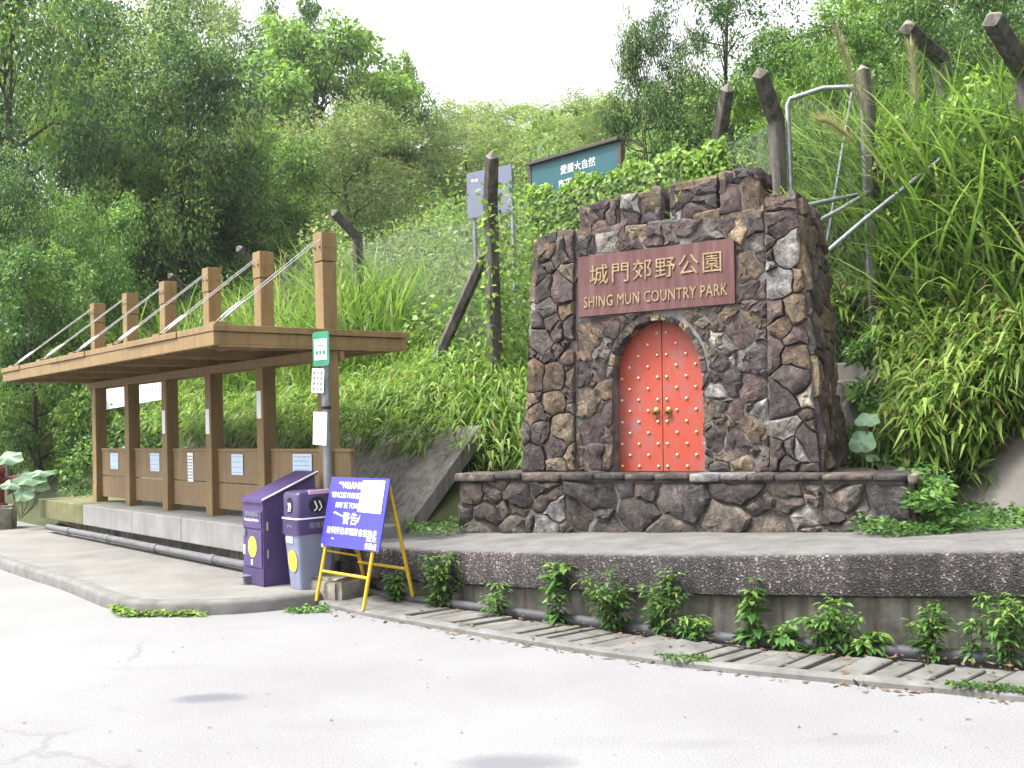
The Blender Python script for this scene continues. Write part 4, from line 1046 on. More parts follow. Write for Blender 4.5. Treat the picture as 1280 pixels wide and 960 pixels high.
chain('chain_link_fence', xy('l1'), xy('l2'), tz('l1')-.1, tz('l2')-.1, 'chain link fence bay half hidden by reeds behind the shelter', .10, .0026)
chain('chain_link_fence', xy('m'), xy('r1'), tz('m')-.1, tz('r1')-.1, 'chain link fence bay behind the gate tower and the vines', .075, .0021)
chain('chain_link_fence', xy('r1'), xy('r2'), tz('r1')-.05, tz('r2')-.05, 'chain link fence bay above the right battlements of the gate tower', .06, .002)
chain('chain_link_fence', xy('g2'), xy('r4'), tz('g2')-.2, tz('r4')-.1, 'chain link fence bay overgrown by reeds at the right', .075, .0021)
# wire gate
ga = xy('r2') + np.array([.13, 0]); gb = xy('g2') - np.array([.06, .0])
gate = empty('wire_gate', (0, 0, 0), 0, 'open topped wire mesh gate in a pale pipe frame right of the gate tower', 'gate')
za, zb_ = atY(987, 124, ga[1])[2], atY(1068, 108, gb[1])[2]
A3 = Vector((*ga, za)); B3 = Vector((*gb, zb_))
MB().tube([(A3.x, A3.y, gz(ga)+.1), A3-Vector((0, 0, .06)), A3+Vector((.03, 0, 0)), A3.lerp(B3, .5)+Vector((0, 0, .05)), B3-Vector((.05, 0, 0)), B3-Vector((0, 0, .07)), (B3.x, B3.y, gz(gb)-.2)], .026, 10).build('frame', 'galv', gate, smooth=50)
MB().tube([(A3.x+.12, A3.y, gz(ga)+.7), B3.lerp(A3, .12)-Vector((0, 0, .05))], .018, 8).build('diagonal_brace', 'galv', gate, smooth=50)
mesh_ = chain('mesh_infill', ga, gb, za-.05, zb_-.05, '', .06, .002); mesh_.parent = gate
for k_ in ('label', 'category', 'group'):
    if k_ in mesh_: del mesh_[k_]

# handrails and steps right of the tower
def rail(pts, r, label):
    P = [Vector(atY(*p)) for p in pts]
    return tag(MB().tube(P, r, 8).build('handrail', 'galv', None, smooth=50), label, 'handrail')
rail([(985, 262, 9.9), (1040, 250, 10.1), (1085, 241, 10.3)], .024, 'upper pale pipe handrail leaving the right pier of the tower')
rail([(1005, 286, 9.6), (1050, 262, 9.8), (1082, 243, 10.0)], .022, 'pale pipe handrail slanting up just below the upper one')
rail([(1018, 328, 9.3), (1080, 275, 9.45), (1300, 100, 10.0)], .021, 'lower pale pipe handrail slanting up through the reeds to the right edge')
steps = empty('concrete_steps', (0, 0, 0), 0, 'mossy concrete steps climbing behind the right side of the tower', 'steps')
for k in range(6):
    q = atY(1050+k*4, 488-k*27, 9.6+k*.32); z1 = 1.72+k*.19
    q = np.array([3.15+k*.14, 9.75+k*.33])
    mm = Matrix.Translation((*q, 0)) @ Matrix.Rotation(TROT+R(12), 4, 'Z')
    MB().box(-.55, .65, 0, .9, z1-.8, z1, .015).xf(mm).build('step', 'slope', steps)

# right hand apron (smooth sloping concrete)
def right_apron():
    o = empty('sloping_concrete_apron', (0, 0, 0), 0, 'smooth grey sloping concrete apron at the right edge beyond the ground cover', 'concrete slope')
    pts = [(3.70, 8.75), (4.0, 7.95), (4.7, 6.7), (5.6, 5.4)]
    lo = [np.array(p) for p in pts]
    V = MB(); rows = []
    prof = [(-.06, .60), (.42, 1.1), (.85, 1.52), (1.0, 1.55), (1.0, 1.0), (.3, .5)]
    cols = [offs(lo, d) for d, z in prof]
    rows = [[(*cols[j][i], prof[j][1]) for j in range(len(prof))] for i in range(len(lo))]
    V.loft(rows).build('apron_face', 'slope_pale', o, smooth=30)
M['slope_pale'] = simple('pale_sloping_concrete', (.15, .14, .13), (.075, .07, .062), 2.2, .95, .4, 40)
right_apron()

# ------------------------------------------------------------------ signboards behind the fence
def board_sign(tl, tr, bl_py, Y0_, Y1_, mat, name, label, thick=.05):
    A_ = atY(*tl, Y0_); B_ = atY(*tr, Y1_); 
    e = B_-A_; L = float(np.hypot(e[0], e[1])); u_ = Vector((e[0], e[1], 0)).normalized(); n_ = Vector((u_.y, -u_.x, 0))
    zt = (A_[2]+B_[2])/2; hgt = A_[2]-atY(tl[0], bl_py, Y0_)[2]
    return A_, u_, n_, L, hgt
A_, u_, n_, L, hgt = board_sign((664, 200), (771, 172), 335, 14.2, 12.9, 'teal', 'x', '')
zt = atY(664, 203, 14.2)[2]
gs = empty('park_signboard', (A_[0], A_[1], gz(A_)-.2), math.atan2(u_.y, u_.x), 'dark green park signboard with white characters, overgrown by vines behind the tower', 'sign')
zb0 = -float(gs.location.z)
slope_ = (atY(771, 172, 12.9)[2]-zt)/L
b_ = MB().box(0, L, 0, .05, zt-1.35+zb0, zt+zb0-.05)
b_.v = [(x, y, z+slope_*x) for x, y, z in b_.v]
bo2 = b_.build('board', 'teal', gs)
t_ = MB().box(-.06, L+.06, -.06, .10, zt+zb0-.05, zt+zb0+.0, .01); t_.v = [(x, y, z+slope_*x) for x, y, z in t_.v]; t_.build('top_rail', 'signframe', gs)
for x in (-.035, L+.035):
    MB().box(x-.035, x+.035, -.01, .07, 0, zt+zb0-.06+slope_*x, .006).build('post', 'signframe', gs)
fx = Vector((1, 0, slope_)).normalized()
text('lettering', '愛護大自然', .135, 'white', bo2, frame((L*.56, -.004, zt+zb0-.24+slope_*L*.56), fx, (0, 0, 1), (0, -1, 0)), .001, 'CENTER', 0, 1.0, 1.05)
text('lettering', 'PROTECT NATURE', .10, 'white', bo2, frame((L*.56, -.004, zt+zb0-.41+slope_*L*.56), fx, (0, 0, 1), (0, -1, 0)), .001, 'CENTER', .002, .9)
A_, u_, n_, L, hgt = board_sign((583, 217), (639, 205), 322, 15.5, 14.8, 'signgrey', 'x', '')
s2 = empty('back_of_sign', (A_[0], A_[1], gz(A_)-.2), math.atan2(u_.y, u_.x), 'plain grey sign panel on two thin steel posts behind the tall fence post', 'sign')
zt = atY(583, 217, 15.5)[2]; zb0 = -float(s2.location.z); hh = zt-atY(583, 274, 15.5)[2]; sl2 = (atY(639, 205, 14.8)[2]-zt)/L
b_ = MB().box(0, L, 0, .02, zt+zb0-hh, zt+zb0); b_.v = [(x, y, z+sl2*x) for x, y, z in b_.v]; pnl = b_.build('panel', 'signgrey', s2)
for x in (.09, L-.06): MB().tube([(x, .06, 0), (x, .06, zt+zb0-.1)], .032, 8).build('post', 'galv', s2, smooth=50)
for x, z in ((.12, -.12), (.2, -.13), (.60, -.2), (.66, -.1)): MB().box(x, x+.05, -.004, -.001, zt+zb0+z-.04, zt+zb0+z).build('paint_mark', 'white', pnl)
# banner on the fence, seen under the roof
bq = [atY(133, 486, 18.2), atY(208, 478, 17.2), atY(208, 498, 17.2), atY(133, 512, 18.2)]
u_ = Vector(bq[1]-bq[0]); 
V = MB(); n = 10; rows = []
for k in range(n+1):
    t = k/n; a = Vector(bq[0]).lerp(Vector(bq[1]), t)+Vector((0, 0, .15)); b = Vector(bq[3]).lerp(Vector(bq[2]), t); wv = Vector((.3, -.9, 0))*.03*math.sin(k*1.7)
    rows.append((a+wv, b-wv*.5))
V.add([p for r_ in rows for p in r_], [(2*k, 2*k+2, 2*k+3, 2*k+1) for k in range(n)])
V.add([p+Vector((.05, .1, 0))*.04 for r_ in rows for p in r_], [(2*k+1, 2*k+3, 2*k+2, 2*k) for k in range(n)])
ban = empty('banner', tuple(bq[3]), 0, 'white cloth banner with pink characters on the fence, seen under the shelter roof', 'banner')
for i_ in range(len(V.v)): V.v[i_] = tuple(Vector(V.v[i_])-Vector(bq[3]))
V.build('cloth', 'clothwhite', ban)
xd = (Vector(bq[1])-Vector(bq[0])).normalized(); nd = Vector((xd.y, -xd.x, 0)).normalized(); yd = nd.cross(xd)
text('lettering', '三', .17, 'pink', ban, frame(Vector(bq[0]).lerp(Vector(bq[1]), .62)-Vector(bq[3])+nd*.06-Vector((0, 0, .1)), xd, yd, nd), .001)

for k in range(5):
    c_ = Vector(bq[0]).lerp(Vector(bq[1]), .70+.06*k)-Vector(bq[3])+nd*.06-Vector((0, 0, .1))
    MB().box(-.035, .035, -.06+.02*(k % 2), .06, 0, .002).xf(frame(c_, xd, yd, nd)).build('print_row', 'pink', ban)

# ------------------------------------------------------------------ vegetation
G = np.random.default_rng(42)
def in_view(P, mx=160, top=-250, bot=1000):
    px, py = proj(P); return (px > -mx) & (px < 1280+mx) & (py > top) & (py < bot) & (P[:, 1] > .5)
def bank_pts(n, s0, s1, xr_, yr_, g, cond=None):
    x = g.uniform(*xr_, n); y = g.uniform(*yr_, n); s = sdist(x, y); k = (s > s0) & (s < s1)
    x, y, s = x[k], y[k], s[k]; P = np.stack([x, y, height(x, y)], 1)
    k = in_view(P)
    if cond is not None: k &= cond(P, s[k] if False else s)
    return P[k]
# tower footprint kept clear
def clear(P, pad=.15):
    d = P[:, :2]-TO; a = d @ TU; b = d @ TV
    return ~((a > -.2) & (a < 3.9) & (b > -.3) & (b < 1.25+pad))
def off_steps(P):
    d = P[:, :2]-np.array([3.1, 9.75]); a = d @ np.array([.39, .92]); b = d @ np.array([.92, -.39])
    return ~((a > -.3) & (a < 1.3) & (b > -.7) & (b < .62))
def off_right_apron(P, S):
    return ~((P[:, 0] > 3.5) & (P[:, 1] < 8.75) & (S < 1.0))
def not_left_apron(P):
    d = P[:, :2]-PF; x = d @ (-DS); y = d @ NS
    return ~((x > -9.3) & (x < 1.75) & (y < 1.88))
# 1. bamboo grass on the lower bank ------------------------------------------------
def bamboo_stuff(name, label, n, xr_, yr_, s0, s1, seed, mat='lf_bamboo', Lm=.2, hmax=.9, cond=None):
    g = np.random.default_rng(seed)
    P = bank_pts(n, s0, s1, xr_, yr_, g)
    S = sdist(P[:, 0], P[:, 1])
    k = clear(P) & off_steps(P) & not_left_apron(P) & off_right_apron(P, S)
    if cond is not None: k &= cond(P, S)
    P, S = P[k], S[k]
    lv = Leaves(); n = len(P)
    out = np.stack([height(P[:, 0]-.2, P[:, 1])-height(P[:, 0]+.2, P[:, 1]), height(P[:, 0], P[:, 1]-.2)-height(P[:, 0], P[:, 1]+.2), np.full(n, .25)], 1); out = unit(out)
    m_ = .55+.45*np.sin(P[:, 0]*1.9+1)*np.cos(P[:, 1]*2.3)                       # taller and shorter tufts
    h = hmax*(.25+.75*g.random(n))*(.65+.35*m_)
    tip = P + np.stack([out[:, 0]*h*.55, out[:, 1]*h*.55, h*.8], 1) + g.normal(size=(n, 3))*.07
    for j in range(5):                                                            # a spray of leaves at each culm tip
        d = unit(out*[1, 1, .2] + g.normal(size=(n, 3))*[.75, .75, .35])
        L = Lm*(.55+.8*g.random(n))
        lv.kite(tip + g.normal(size=(n, 3))*.035 - np.array([0, 0, .03*j]), d, unit(np.array([0, 0, 1.])+g.normal(size=(n, 3))*.35), L, L*.14, .35+.4*g.random(n), np.clip(.5+.25*g.normal(size=n)+(tip[:, 2]-P[:, 2]-.4)*.3, 0, 1))
    k = g.random(n) < .22                                                          # bare culms underneath
    lv.blades(P[k], tip[k]-P[k], np.linalg.norm(tip[k]-P[k], axis=1), .012, .02, np.full(k.sum(), .99), 2)
    o = lv.build(name, mat); return tag(o, label, 'grass', kind='stuff')
bamboo_stuff('bamboo_grass', 'bright feathery bamboo grass overhanging the bank behind the shelter and left of the tower', 26000, (-9, 1.2), (9.8, 20), .55, 4.0, 1, hmax=.75)
bamboo_stuff('bamboo_grass', 'dense light green bamboo grass on the bank right of the tower', 60000, (2.2, 9), (6, 13), .25, 4.2, 2, Lm=.22, hmax=1.35)
bamboo_stuff('bamboo_grass', 'bamboo grass behind the gate tower', 12000, (.0, 3.6), (9.8, 13.5), .3, 2.4, 3, hmax=.5, cond=lambda P, S: (P[:, 0]+P[:, 1]*.6 < 9.9))
# 2. tall reeds ---------------------------------------------------------------------
def reeds(name, label, n, xr_, yr_, s0, s1, seed, Lm=1.4, per=16, plume=.06, cond=None, W=.02, mat='lf_reed', lift=None):
    g = np.random.default_rng(seed); P = bank_pts(n, s0, s1, xr_, yr_, g)
    k = clear(P, .5) & off_steps(P)
    if cond is not None: k &= cond(P)
    P = P[k]; lv = Leaves(); pv = Leaves()
    for j in range(per):
        m_ = len(P); ax = unit(np.stack([g.normal(size=m_)*.33, g.normal(size=m_)*.33-.08, np.ones(m_)], 1))
        L = Lm*(.55+.6*g.random(m_))
        lv.blades(P+g.normal(size=(m_, 3))*[.12, .12, 0]+np.array([0, 0, 1.])*(g.random((m_, 1))*(.3*Lm if lift is None else lift)), ax, L, W*(1+.6*g.random(m_)), .15+.55*g.random(m_), g.random(m_)**1.3, 5)
    q = P[g.random(len(P)) < plume]; 
    if len(q):
        for j in range(14):
            m_ = len(q); t = g.random((m_, 1)); b = q + np.array([.05, -.03, 1])*(Lm*(1.05+.32*t))
            pv.blades(b, unit(np.stack([g.normal(size=m_)*.35-.15, g.normal(size=m_)*.3, np.ones(m_)*.9], 1)), .26, .012, .25, g.random(m_), 3)
        tag(pv.build('reed_plumes', 'lf_plume'), 'pale feathery plumes of the '+label, 'reeds', kind='stuff')
    return tag(lv.build(name, mat), label, 'reeds', kind='stuff')
reeds('tall_reeds', 'tall arching reed grass behind the shelter roof', 1700, (-15, -1.6), (14, 36), 1.6, 6.0, 5, 1.8, 18, .03, W=.03, lift=1.1)
reeds('tall_reeds', 'tall reeds with plumes around the wire gate and right fence', 1100, (2.6, 8.5), (6.5, 14), .9, 3.6, 6, 1.3, 14, .03, cond=lambda P: P[:, 0] > 3.55, W=.024)
reeds('tall_reeds', 'very tall reeds hiding the fence right of the wire gate', 1500, (3.8, 8), (8, 13), 1.1, 3.4, 16, 1.8, 22, .05, W=.03, mat='lf_mid2', lift=2.1)
reeds('tall_reeds', 'coarse grass along the fence beside the tall post', 1500, (-3.5, 2.2), (11.2, 19), 1.0, 5, 7, .75, 12, .0)
lv = Leaves(); g = np.random.default_rng(9)               # grass tufts standing in the battlements
for (a, b_, z, n, L) in ((1.95, .62, TC+.04, 40, .55), (1.48, .65, TC+.04, 14, .35), (2.46, .7, TC+.04, 16, .4), (2.3, .9, TC+.04, 20, .75), (3.05, .65, TR+.05, 26, .28), (2.93, .6, TR+.02, 10, .3)):
    c = TO+TU*a+TV*b_; P = np.stack([c[0]+g.normal(size=n)*.05, c[1]+g.normal(size=n)*.05, np.full(n, z-.03)], 1)
    lv.blades(P, unit(np.stack([g.normal(size=n)*.35, g.normal(size=n)*.35, np.ones(n)], 1)), L*(.5+.6*g.random(n)), .016, .2+.5*g.random(n), g.random(n), 5)
tag(lv.build('battlement_grass', 'lf_bamboo'), 'tufts of long grass growing between the battlements', 'grass', kind='stuff')

# 3. shrubs covering the hill ---------------------------------------------------------
def shrub_cover(name, label, mat, cells, seed, s0, s1, step, rad, nl, Lm, px_rng=None, Yr=(10, 95), rise=1.0):
    g = np.random.default_rng(seed); lv = Leaves(); cnt = 0
    xs, ys = np.meshgrid(np.arange(-60, 50, step), np.arange(Yr[0], Yr[1], step)); x = xs.ravel()+g.uniform(-.5, .5, xs.size)*step; y = ys.ravel()+g.uniform(-.5, .5, xs.size)*step
    s = sdist(x, y); P = np.stack([x, y, height(x, y)], 1); px, py = proj(P)
    k = (s > s0) & (s < s1) & in_view(P, 120) & (P[:, 1] > 5)
    if px_rng is not None: k &= (px > px_rng[0]) & (px < px_rng[1])
    k &= clear(P, 1.2) & cells(P, s, px, py)
    for c in P[k]:
        d = math.hypot(c[0], c[1]); f = max(1, d/25)
        r = rad*(.6+.8*g.random()); n = int(nl*(r/rad)**2/f**1.2)+40
        tone = g.random()
        hz = r*(.8+.5*g.random())*rise
        lv.blob(g, c+[0, 0, hz*.55], (r, r, hz), n, Lm*f, Lm*f*.5, .2, .6, .6, rnd=.2+.6*tone)
        for q in range(2):
            o_ = g.normal(size=3)*[r*.6, r*.6, .2*r]; lv.blob(g, c+[0, 0, hz]+o_, (r*.5, r*.5, r*.45), n//4, Lm*f, Lm*f*.5, .2, .5, .6, rnd=.2+.6*tone)
        cnt += 1
    print(name, cnt, sum(map(len, lv.T)))
    return tag(lv.build(name, mat), label, 'shrubs', kind='stuff')
patch = lambda P, f, ph: np.sin(P[:, 0]*f+ph)*np.cos(P[:, 1]*f*1.3+ph*2)
shrub_cover('hillside_shrubs', 'pale yellowish green scrub covering the middle of the hillside', 'lf_pale', lambda P, s, px, py: (px > 420) & (px < 900) & (patch(P, .35, .4) > -.35), 1, 5, 75, 1.6, 1.2, 900, .095)
shrub_cover('hillside_shrubs', 'mid green scrub scattered over the hillside', 'lf_mid', lambda P, s, px, py: (patch(P, .35, .4) <= -.1) | ((px < 450) & (s > 6.5)) | (px > 860), 2, 4.5, 60, 1.9, 1.35, 430, .115)
shrub_cover('hillside_shrubs', 'bright green low scrub just behind the fence', 'lf_bright', lambda P, s, px, py: (px > 380) & (patch(P, .8, 1.4) > -.4), 3, 2.6, 6.5, .95, .6, 420, .10)
shrub_cover('hillside_shrubs', 'dark green undergrowth below the trees left of the shelter', 'lf_dark', lambda P, s, px, py: (px < 185), 4, .9, 6, 1.1, .8, 420, .12)
shrub_cover('hillside_shrubs', 'leafy undergrowth past the far end of the shelter', 'lf_mid', lambda P, s, px, py: (px < 215) & (s < 3.2) & ~((px > 110) & (px < 230) & (P[:, 1] < 18.5) & (s > .8)), 5, .5, 3.4, .75, .5, 380, .10)

shrub_cover('hillside_shrubs', 'low leafy growth on the bank at the left edge behind the hydrant', 'lf_mid', lambda P, s, px, py: (px < 125), 6, .25, 2.4, .5, .36, 330, .085)
# 4. trees ---------------------------------------------------------------------------
def make_tree(seed, H=6, crown=(.5, .34), trunk_r=.09, stems=1, clumps=26, leaves_=546, Lm=0.112, Wm=0.058, mat='lf_mid', low=.25, gappy=.5, shape='round', droop=.25):
    """returns (trunk mesh, crown mesh) of unit placement: foot at the origin, height H"""
    g = np.random.default_rng(seed); T = MB(); lv = Leaves(); R0 = H*crown[0]*.5
    tips = []
    for s_ in range(stems):
        a0 = g.uniform(0, 6.28); lean = (.05 if stems == 1 else .22)
        top = np.array([math.cos(a0)*H*lean, math.sin(a0)*H*lean, H*.86])
        path = [np.array([math.cos(a0)*.1*(stems > 1), math.sin(a0)*.1*(stems > 1), -.3])]
        for k in range(1, 7):
            t = k/6; path.append(path[0]*(1-t)+top*t + g.normal(size=3)*H*.018*[1, 1, .3])
        T.tube(path, [trunk_r*(1.15-.95*k/6)*(1 if stems == 1 else .7) for k in range(7)], 8)
        nb = max(5, int(clumps/stems*.8))
        for b in range(nb):
            t = low + (1-low)*(b+.5)/nb; i = min(int(t*6), 5); p = path[i]*(1-(t*6-i)) + path[i+1]*(t*6-i)
            az = b*2.4+g.uniform(-.5, .5)
            if shape == 'round': rr = R0*math.sqrt(max(.05, 1-((t-(low+.35*(1-low)))/(.75*(1-low)))**2))
            elif shape == 'cone': rr = R0*(1.12-t)
            elif shape == 'flat': rr = R0*(.35+.8*t)
            else: rr = R0*(.6+.5*math.sin(b*1.7))
            rr *= g.uniform(.6, 1.12); rise = H*(.05+.10*g.random())
            e = p + np.array([math.cos(az)*rr, math.sin(az)*rr, rise]); mid = (p+e)/2 + [0, 0, rise*.25] + g.normal(size=3)*.03*H
            r0 = trunk_r*(.5-.33*t)
            T.tube([p, mid, e], [r0, r0*.6, r0*.18], 5)
            tips += [(e, 1.0), (mid+(e-mid)*.25+g.normal(size=3)*.04*H, .75)]
    tips.append((path[-1], .8))
    for e, k in tips:
        if g.random() < gappy*.18: continue
        r = H*crown[1]*.42*k*g.uniform(.7, 1.2); tone = g.uniform(.15, .85)
        lv.blob(g, e, (r, r, r*(.42 if shape == 'flat' else .68)), int(leaves_*k*g.uniform(.7, 1.2)), Lm, Wm, droop, .35, .65, rnd=tone, spread=.55)
        for q in range(3):
            o_ = unit(g.normal(size=3)+[0, 0, .4])*r*.9; lv.blob(g, e+o_, (r*.42, r*.42, r*.3), int(leaves_*.16), Lm, Wm, droop, .2, .65, rnd=min(1, tone+.12), spread=.6)
    tr = T.build('trunk', 'bark', None, smooth=50); cr = lv.build('crown', mat)
    tm, cm = tr.data, cr.data
    bpy.data.objects.remove(tr); bpy.data.objects.remove(cr)
    z = np.array([v.co.z for v in cm.vertices]); 
    return tm, cm, float(np.percentile(z, 99.5)), float(np.ptp(np.percentile([v.co.x for v in cm.vertices], [2, 98])))
PR_ = {
 'dark_a': dict(seed=1, H=8, crown=(.62, .34), trunk_r=.16, clumps=34, leaves_=693, Lm=0.119, Wm=0.058, mat='lf_dark', low=.22),
 'dark_b': dict(seed=2, H=8, crown=(.7, .32), trunk_r=.15, clumps=36, leaves_=672, Lm=0.105, Wm=0.054, mat='lf_dark', low=.15),
 'mid_a': dict(seed=3, H=6, crown=(.75, .34), trunk_r=.10, clumps=30, leaves_=672, Lm=0.105, Wm=0.058, mat='lf_mid', low=.12),
 'mid_b': dict(seed=4, H=6, crown=(.65, .34), trunk_r=.09, stems=2, clumps=30, leaves_=630, Lm=0.098, Wm=0.050, mat='lf_mid', low=.2),
 'bright_flat': dict(seed=5, H=4, crown=(1.0, .36), trunk_r=.07, stems=2, clumps=24, leaves_=630, Lm=0.105, Wm=0.050, mat='lf_bright', low=.45, shape='flat'),
 'pale_a': dict(seed=6, H=5, crown=(.8, .34), trunk_r=.07, clumps=30, leaves_=588, Lm=0.091, Wm=0.036, mat='lf_pale', low=.1),
 'airy': dict(seed=7, H=8, crown=(.6, .2), trunk_r=.10, clumps=30, leaves_=315, Lm=0.098, Wm=0.047, mat='lf_dark', low=.25, gappy=2.2, shape='x'),
 'multi': dict(seed=8, H=5, crown=(.62, .30), trunk_r=.075, stems=4, clumps=34, leaves_=504, Lm=0.084, Wm=0.043, mat='lf_dark', low=.42, gappy=.6),
 'big_leaf': dict(seed=9, H=7, crown=(.85, .30), trunk_r=.13, clumps=34, leaves_=546, Lm=0.168, Wm=0.094, mat='lf_mid', low=.2),
 'sprig': dict(seed=10, H=4, crown=(.4, .14), trunk_r=.035, clumps=18, leaves_=126, Lm=0.098, Wm=0.050, mat='lf_mid', low=.3, gappy=2.0, shape='x'),
}
PROTO = {k: make_tree(**v) for k, v in PR_.items()}
def tree(kind, px, py_top, Y, wpx, label, rot=0, name='tree', base_z=None, cat='tree'):
    tm, cm, h0, w0 = PROTO[kind]
    b = atY(px, 480, Y); z0 = gz(b) if base_z is None else base_z; top = atY(px, py_top, Y)[2]
    o = empty(name, (b[0], b[1], z0-.05), rot, label, cat)
    k = (top-z0)/h0; kw = (wpx/F_PX*Y)/w0
    o.scale = (kw, kw, k)
    for nm, me in (('trunk', tm), ('crown', cm)):
        c = bpy.data.objects.new(nm, me); COL.objects.link(c); c.parent = o
    return o
TREES = [
 ('dark_a', 30, -70, 24, 230, 'large very dark tree filling the top left corner', 0),
 ('dark_b', 150, -40, 30, 260, 'tall dark green tree right of the corner tree, upper left', 1.2),
 ('dark_a', 232, 30, 27, 190, 'dark rounded tree in front of the skyline trees, upper left', 2.2),
 ('dark_b', 90, 60, 33, 220, 'dark tree filling the shade between the corner tree and its tall neighbour', 3.0),
 ('pale_a', 235, -30, 48, 170, 'greyish pale tree on the skyline at the top left', .4),
 ('mid_b', 320, 5, 52, 130, 'grey green skyline tree at the left end of the pale sky', .9),
 ('big_leaf', 395, 45, 44, 220, 'large broad leaved tree on the skyline left of the sky gap', .3),
 ('big_leaf', 485, 75, 46, 130, 'round topped skyline tree at the edge of the sky gap, its right neighbour lower', 2.0),
 ('sprig', 372, -8, 46, 70, 'thin sprig of a treetop poking above the skyline tree', .5),
 ('pale_a', 300, 118, 36, 90, 'narrow pale leaved tree between two dark trees', 1.0),
 ('pale_a', 440, 130, 34, 190, 'light green feathery tree below the skyline trees', .7),
 ('mid_a', 330, 175, 30, 150, 'rounded green tree above the second shelter post', .2),
 ('bright_flat', 195, 186, 28, 130, 'bright green flat topped small tree above the far shelter posts', .6),
 ('bright_flat', 115, 110, 26, 110, 'small tree with light green shoots in front of the dark trees', 2.4),
 ('mid_a', 320, 238, 28, 150, 'dense green bush behind the reeds above the shelter roof', 1.9),
 ('mid_b', 88, 235, 20.5, 135, 'light leaved slender tree left of the shelter posts', 1.5),
 ('dark_b', 12, 190, 20, 130, 'dark bushy tree at the left edge', .3),
 ('mid_a', 45, 300, 18.8, 170, 'leafy green bush above the far corner of the shelter roof', 2.7),
 ('dark_a', 255, 270, 28, 120, 'dark shaded small tree behind the reeds', 1.1),
 ('pale_a', 560, 118, 50, 130, 'pale yellowish tree on the skyline at the left of the sky gap', 2.1),
 ('pale_a', 585, 150, 44, 120, 'pale bushy tree just below the skyline, above the grey sign', 1.8),
 ('pale_a', 715, 125, 46, 130, 'pale tree on the low skyline above the green signboard', 1.4),
 ('pale_a', 650, 140, 55, 160, 'hazy pale scrub tree at the lowest point of the skyline', .1),
 ('pale_a', 775, 118, 40, 130, 'pale green small tree left of the many stemmed tree', 2.9),
 ('multi', 835, 12, 21, 105, 'many stemmed dark tree standing against the sky', .5),
 ('airy', 915, -90, 20, 210, 'airy tall tree with sky showing through its branches', 1.3),
 ('mid_a', 1030, 15, 19, 190, 'bushy green tree above the bent fence post and gate', .4),
 ('mid_b', 1130, -60, 21, 200, 'tall green tree at the top right', 1.7),
 ('bright_flat', 985, 60, 17, 130, 'small bright tree directly behind the bent fence post', .8),
 ('mid_a', 1235, -70, 18, 190, 'green tree in the top right corner', 2.6),
 ('dark_b', 905, 90, 24, 150, 'dark shrubby tree behind the fence posts over the tower', .2),
 ('dark_a', 1050, 60, 25, 200, 'dark tree filling in behind the wire gate', .2),
]
for t in TREES: tree(*t)
# 5. vines on the signboard and near plants -------------------------------------------
g = np.random.default_rng(77); lv = Leaves()
def vine_patch(n, tl, tr, bl, br, Ya, Yb, top_fn):
    a, b = g.random(n), g.random(n)
    px = tl[0]+(tr[0]-tl[0])*a; y0 = tl[1]+(tr[1]-tl[1])*a; y1 = bl[1]+(br[1]-bl[1])*a
    y0 = y0 + top_fn(px); py = y0+(y1-y0)*b
    Y = Ya+(Yb-Ya)*a - .10 - .28*g.random(n)
    return np.array([atY(x, y, yy) for x, y, yy in zip(px, py, Y)])
P = vine_patch(9500, (660, 240), (905, 175), (665, 330), (905, 230), 14.1, 11.9, lambda x: 6*np.sin(x*.11)+4*np.sin(x*.31))
n = len(P); ax = unit(g.normal(size=(n, 3))*[.6, .4, .5]+[0, -.35, -.4]); nr = unit(g.normal(size=(n, 3))*.45+[-.2, -.8, .5])
lv.kite(P, ax, nr, (.055+.045*g.random(n)), (.045+.025*g.random(n)), .15, g.random(n))
k = g.random(n) < .25; 
P2 = vine_patch(1500, (600, 225), (665, 235), (560, 470), (670, 470), 12.4, 12.9, lambda x: 0*x)
P2 = P2[g.random(len(P2)) < .6]; n = len(P2); lv.kite(P2, unit(g.normal(size=(n, 3))+[0, 0, -.3]), unit(g.normal(size=(n, 3))*.6+[0, -.6, .5]), .07+.05*g.random(n), .05, .15, g.random(n))
P3 = vine_patch(5200, (1095, 120), (1290, 70), (1095, 330), (1290, 300), 10.5, 9.2, lambda x: 30+25*np.sin(x*.045)+10*np.sin(x*.2))
P3 = P3[np.sin(P3[:, 0]*7)*np.cos(P3[:, 2]*6+P3[:, 0]*3) > -.25]; n = len(P3); lv.kite(P3, unit(g.normal(size=(n, 3))+[0, -.2, -.4]), unit(g.normal(size=(n, 3))*.6+[-.2, -.6, .5]), .05+.05*g.random(n), .038, .2, g.random(n))
tag(lv.build('climbing_vine', 'lf_vine'), 'bright climbing vine smothering the green signboard and fence', 'vine', kind='stuff')

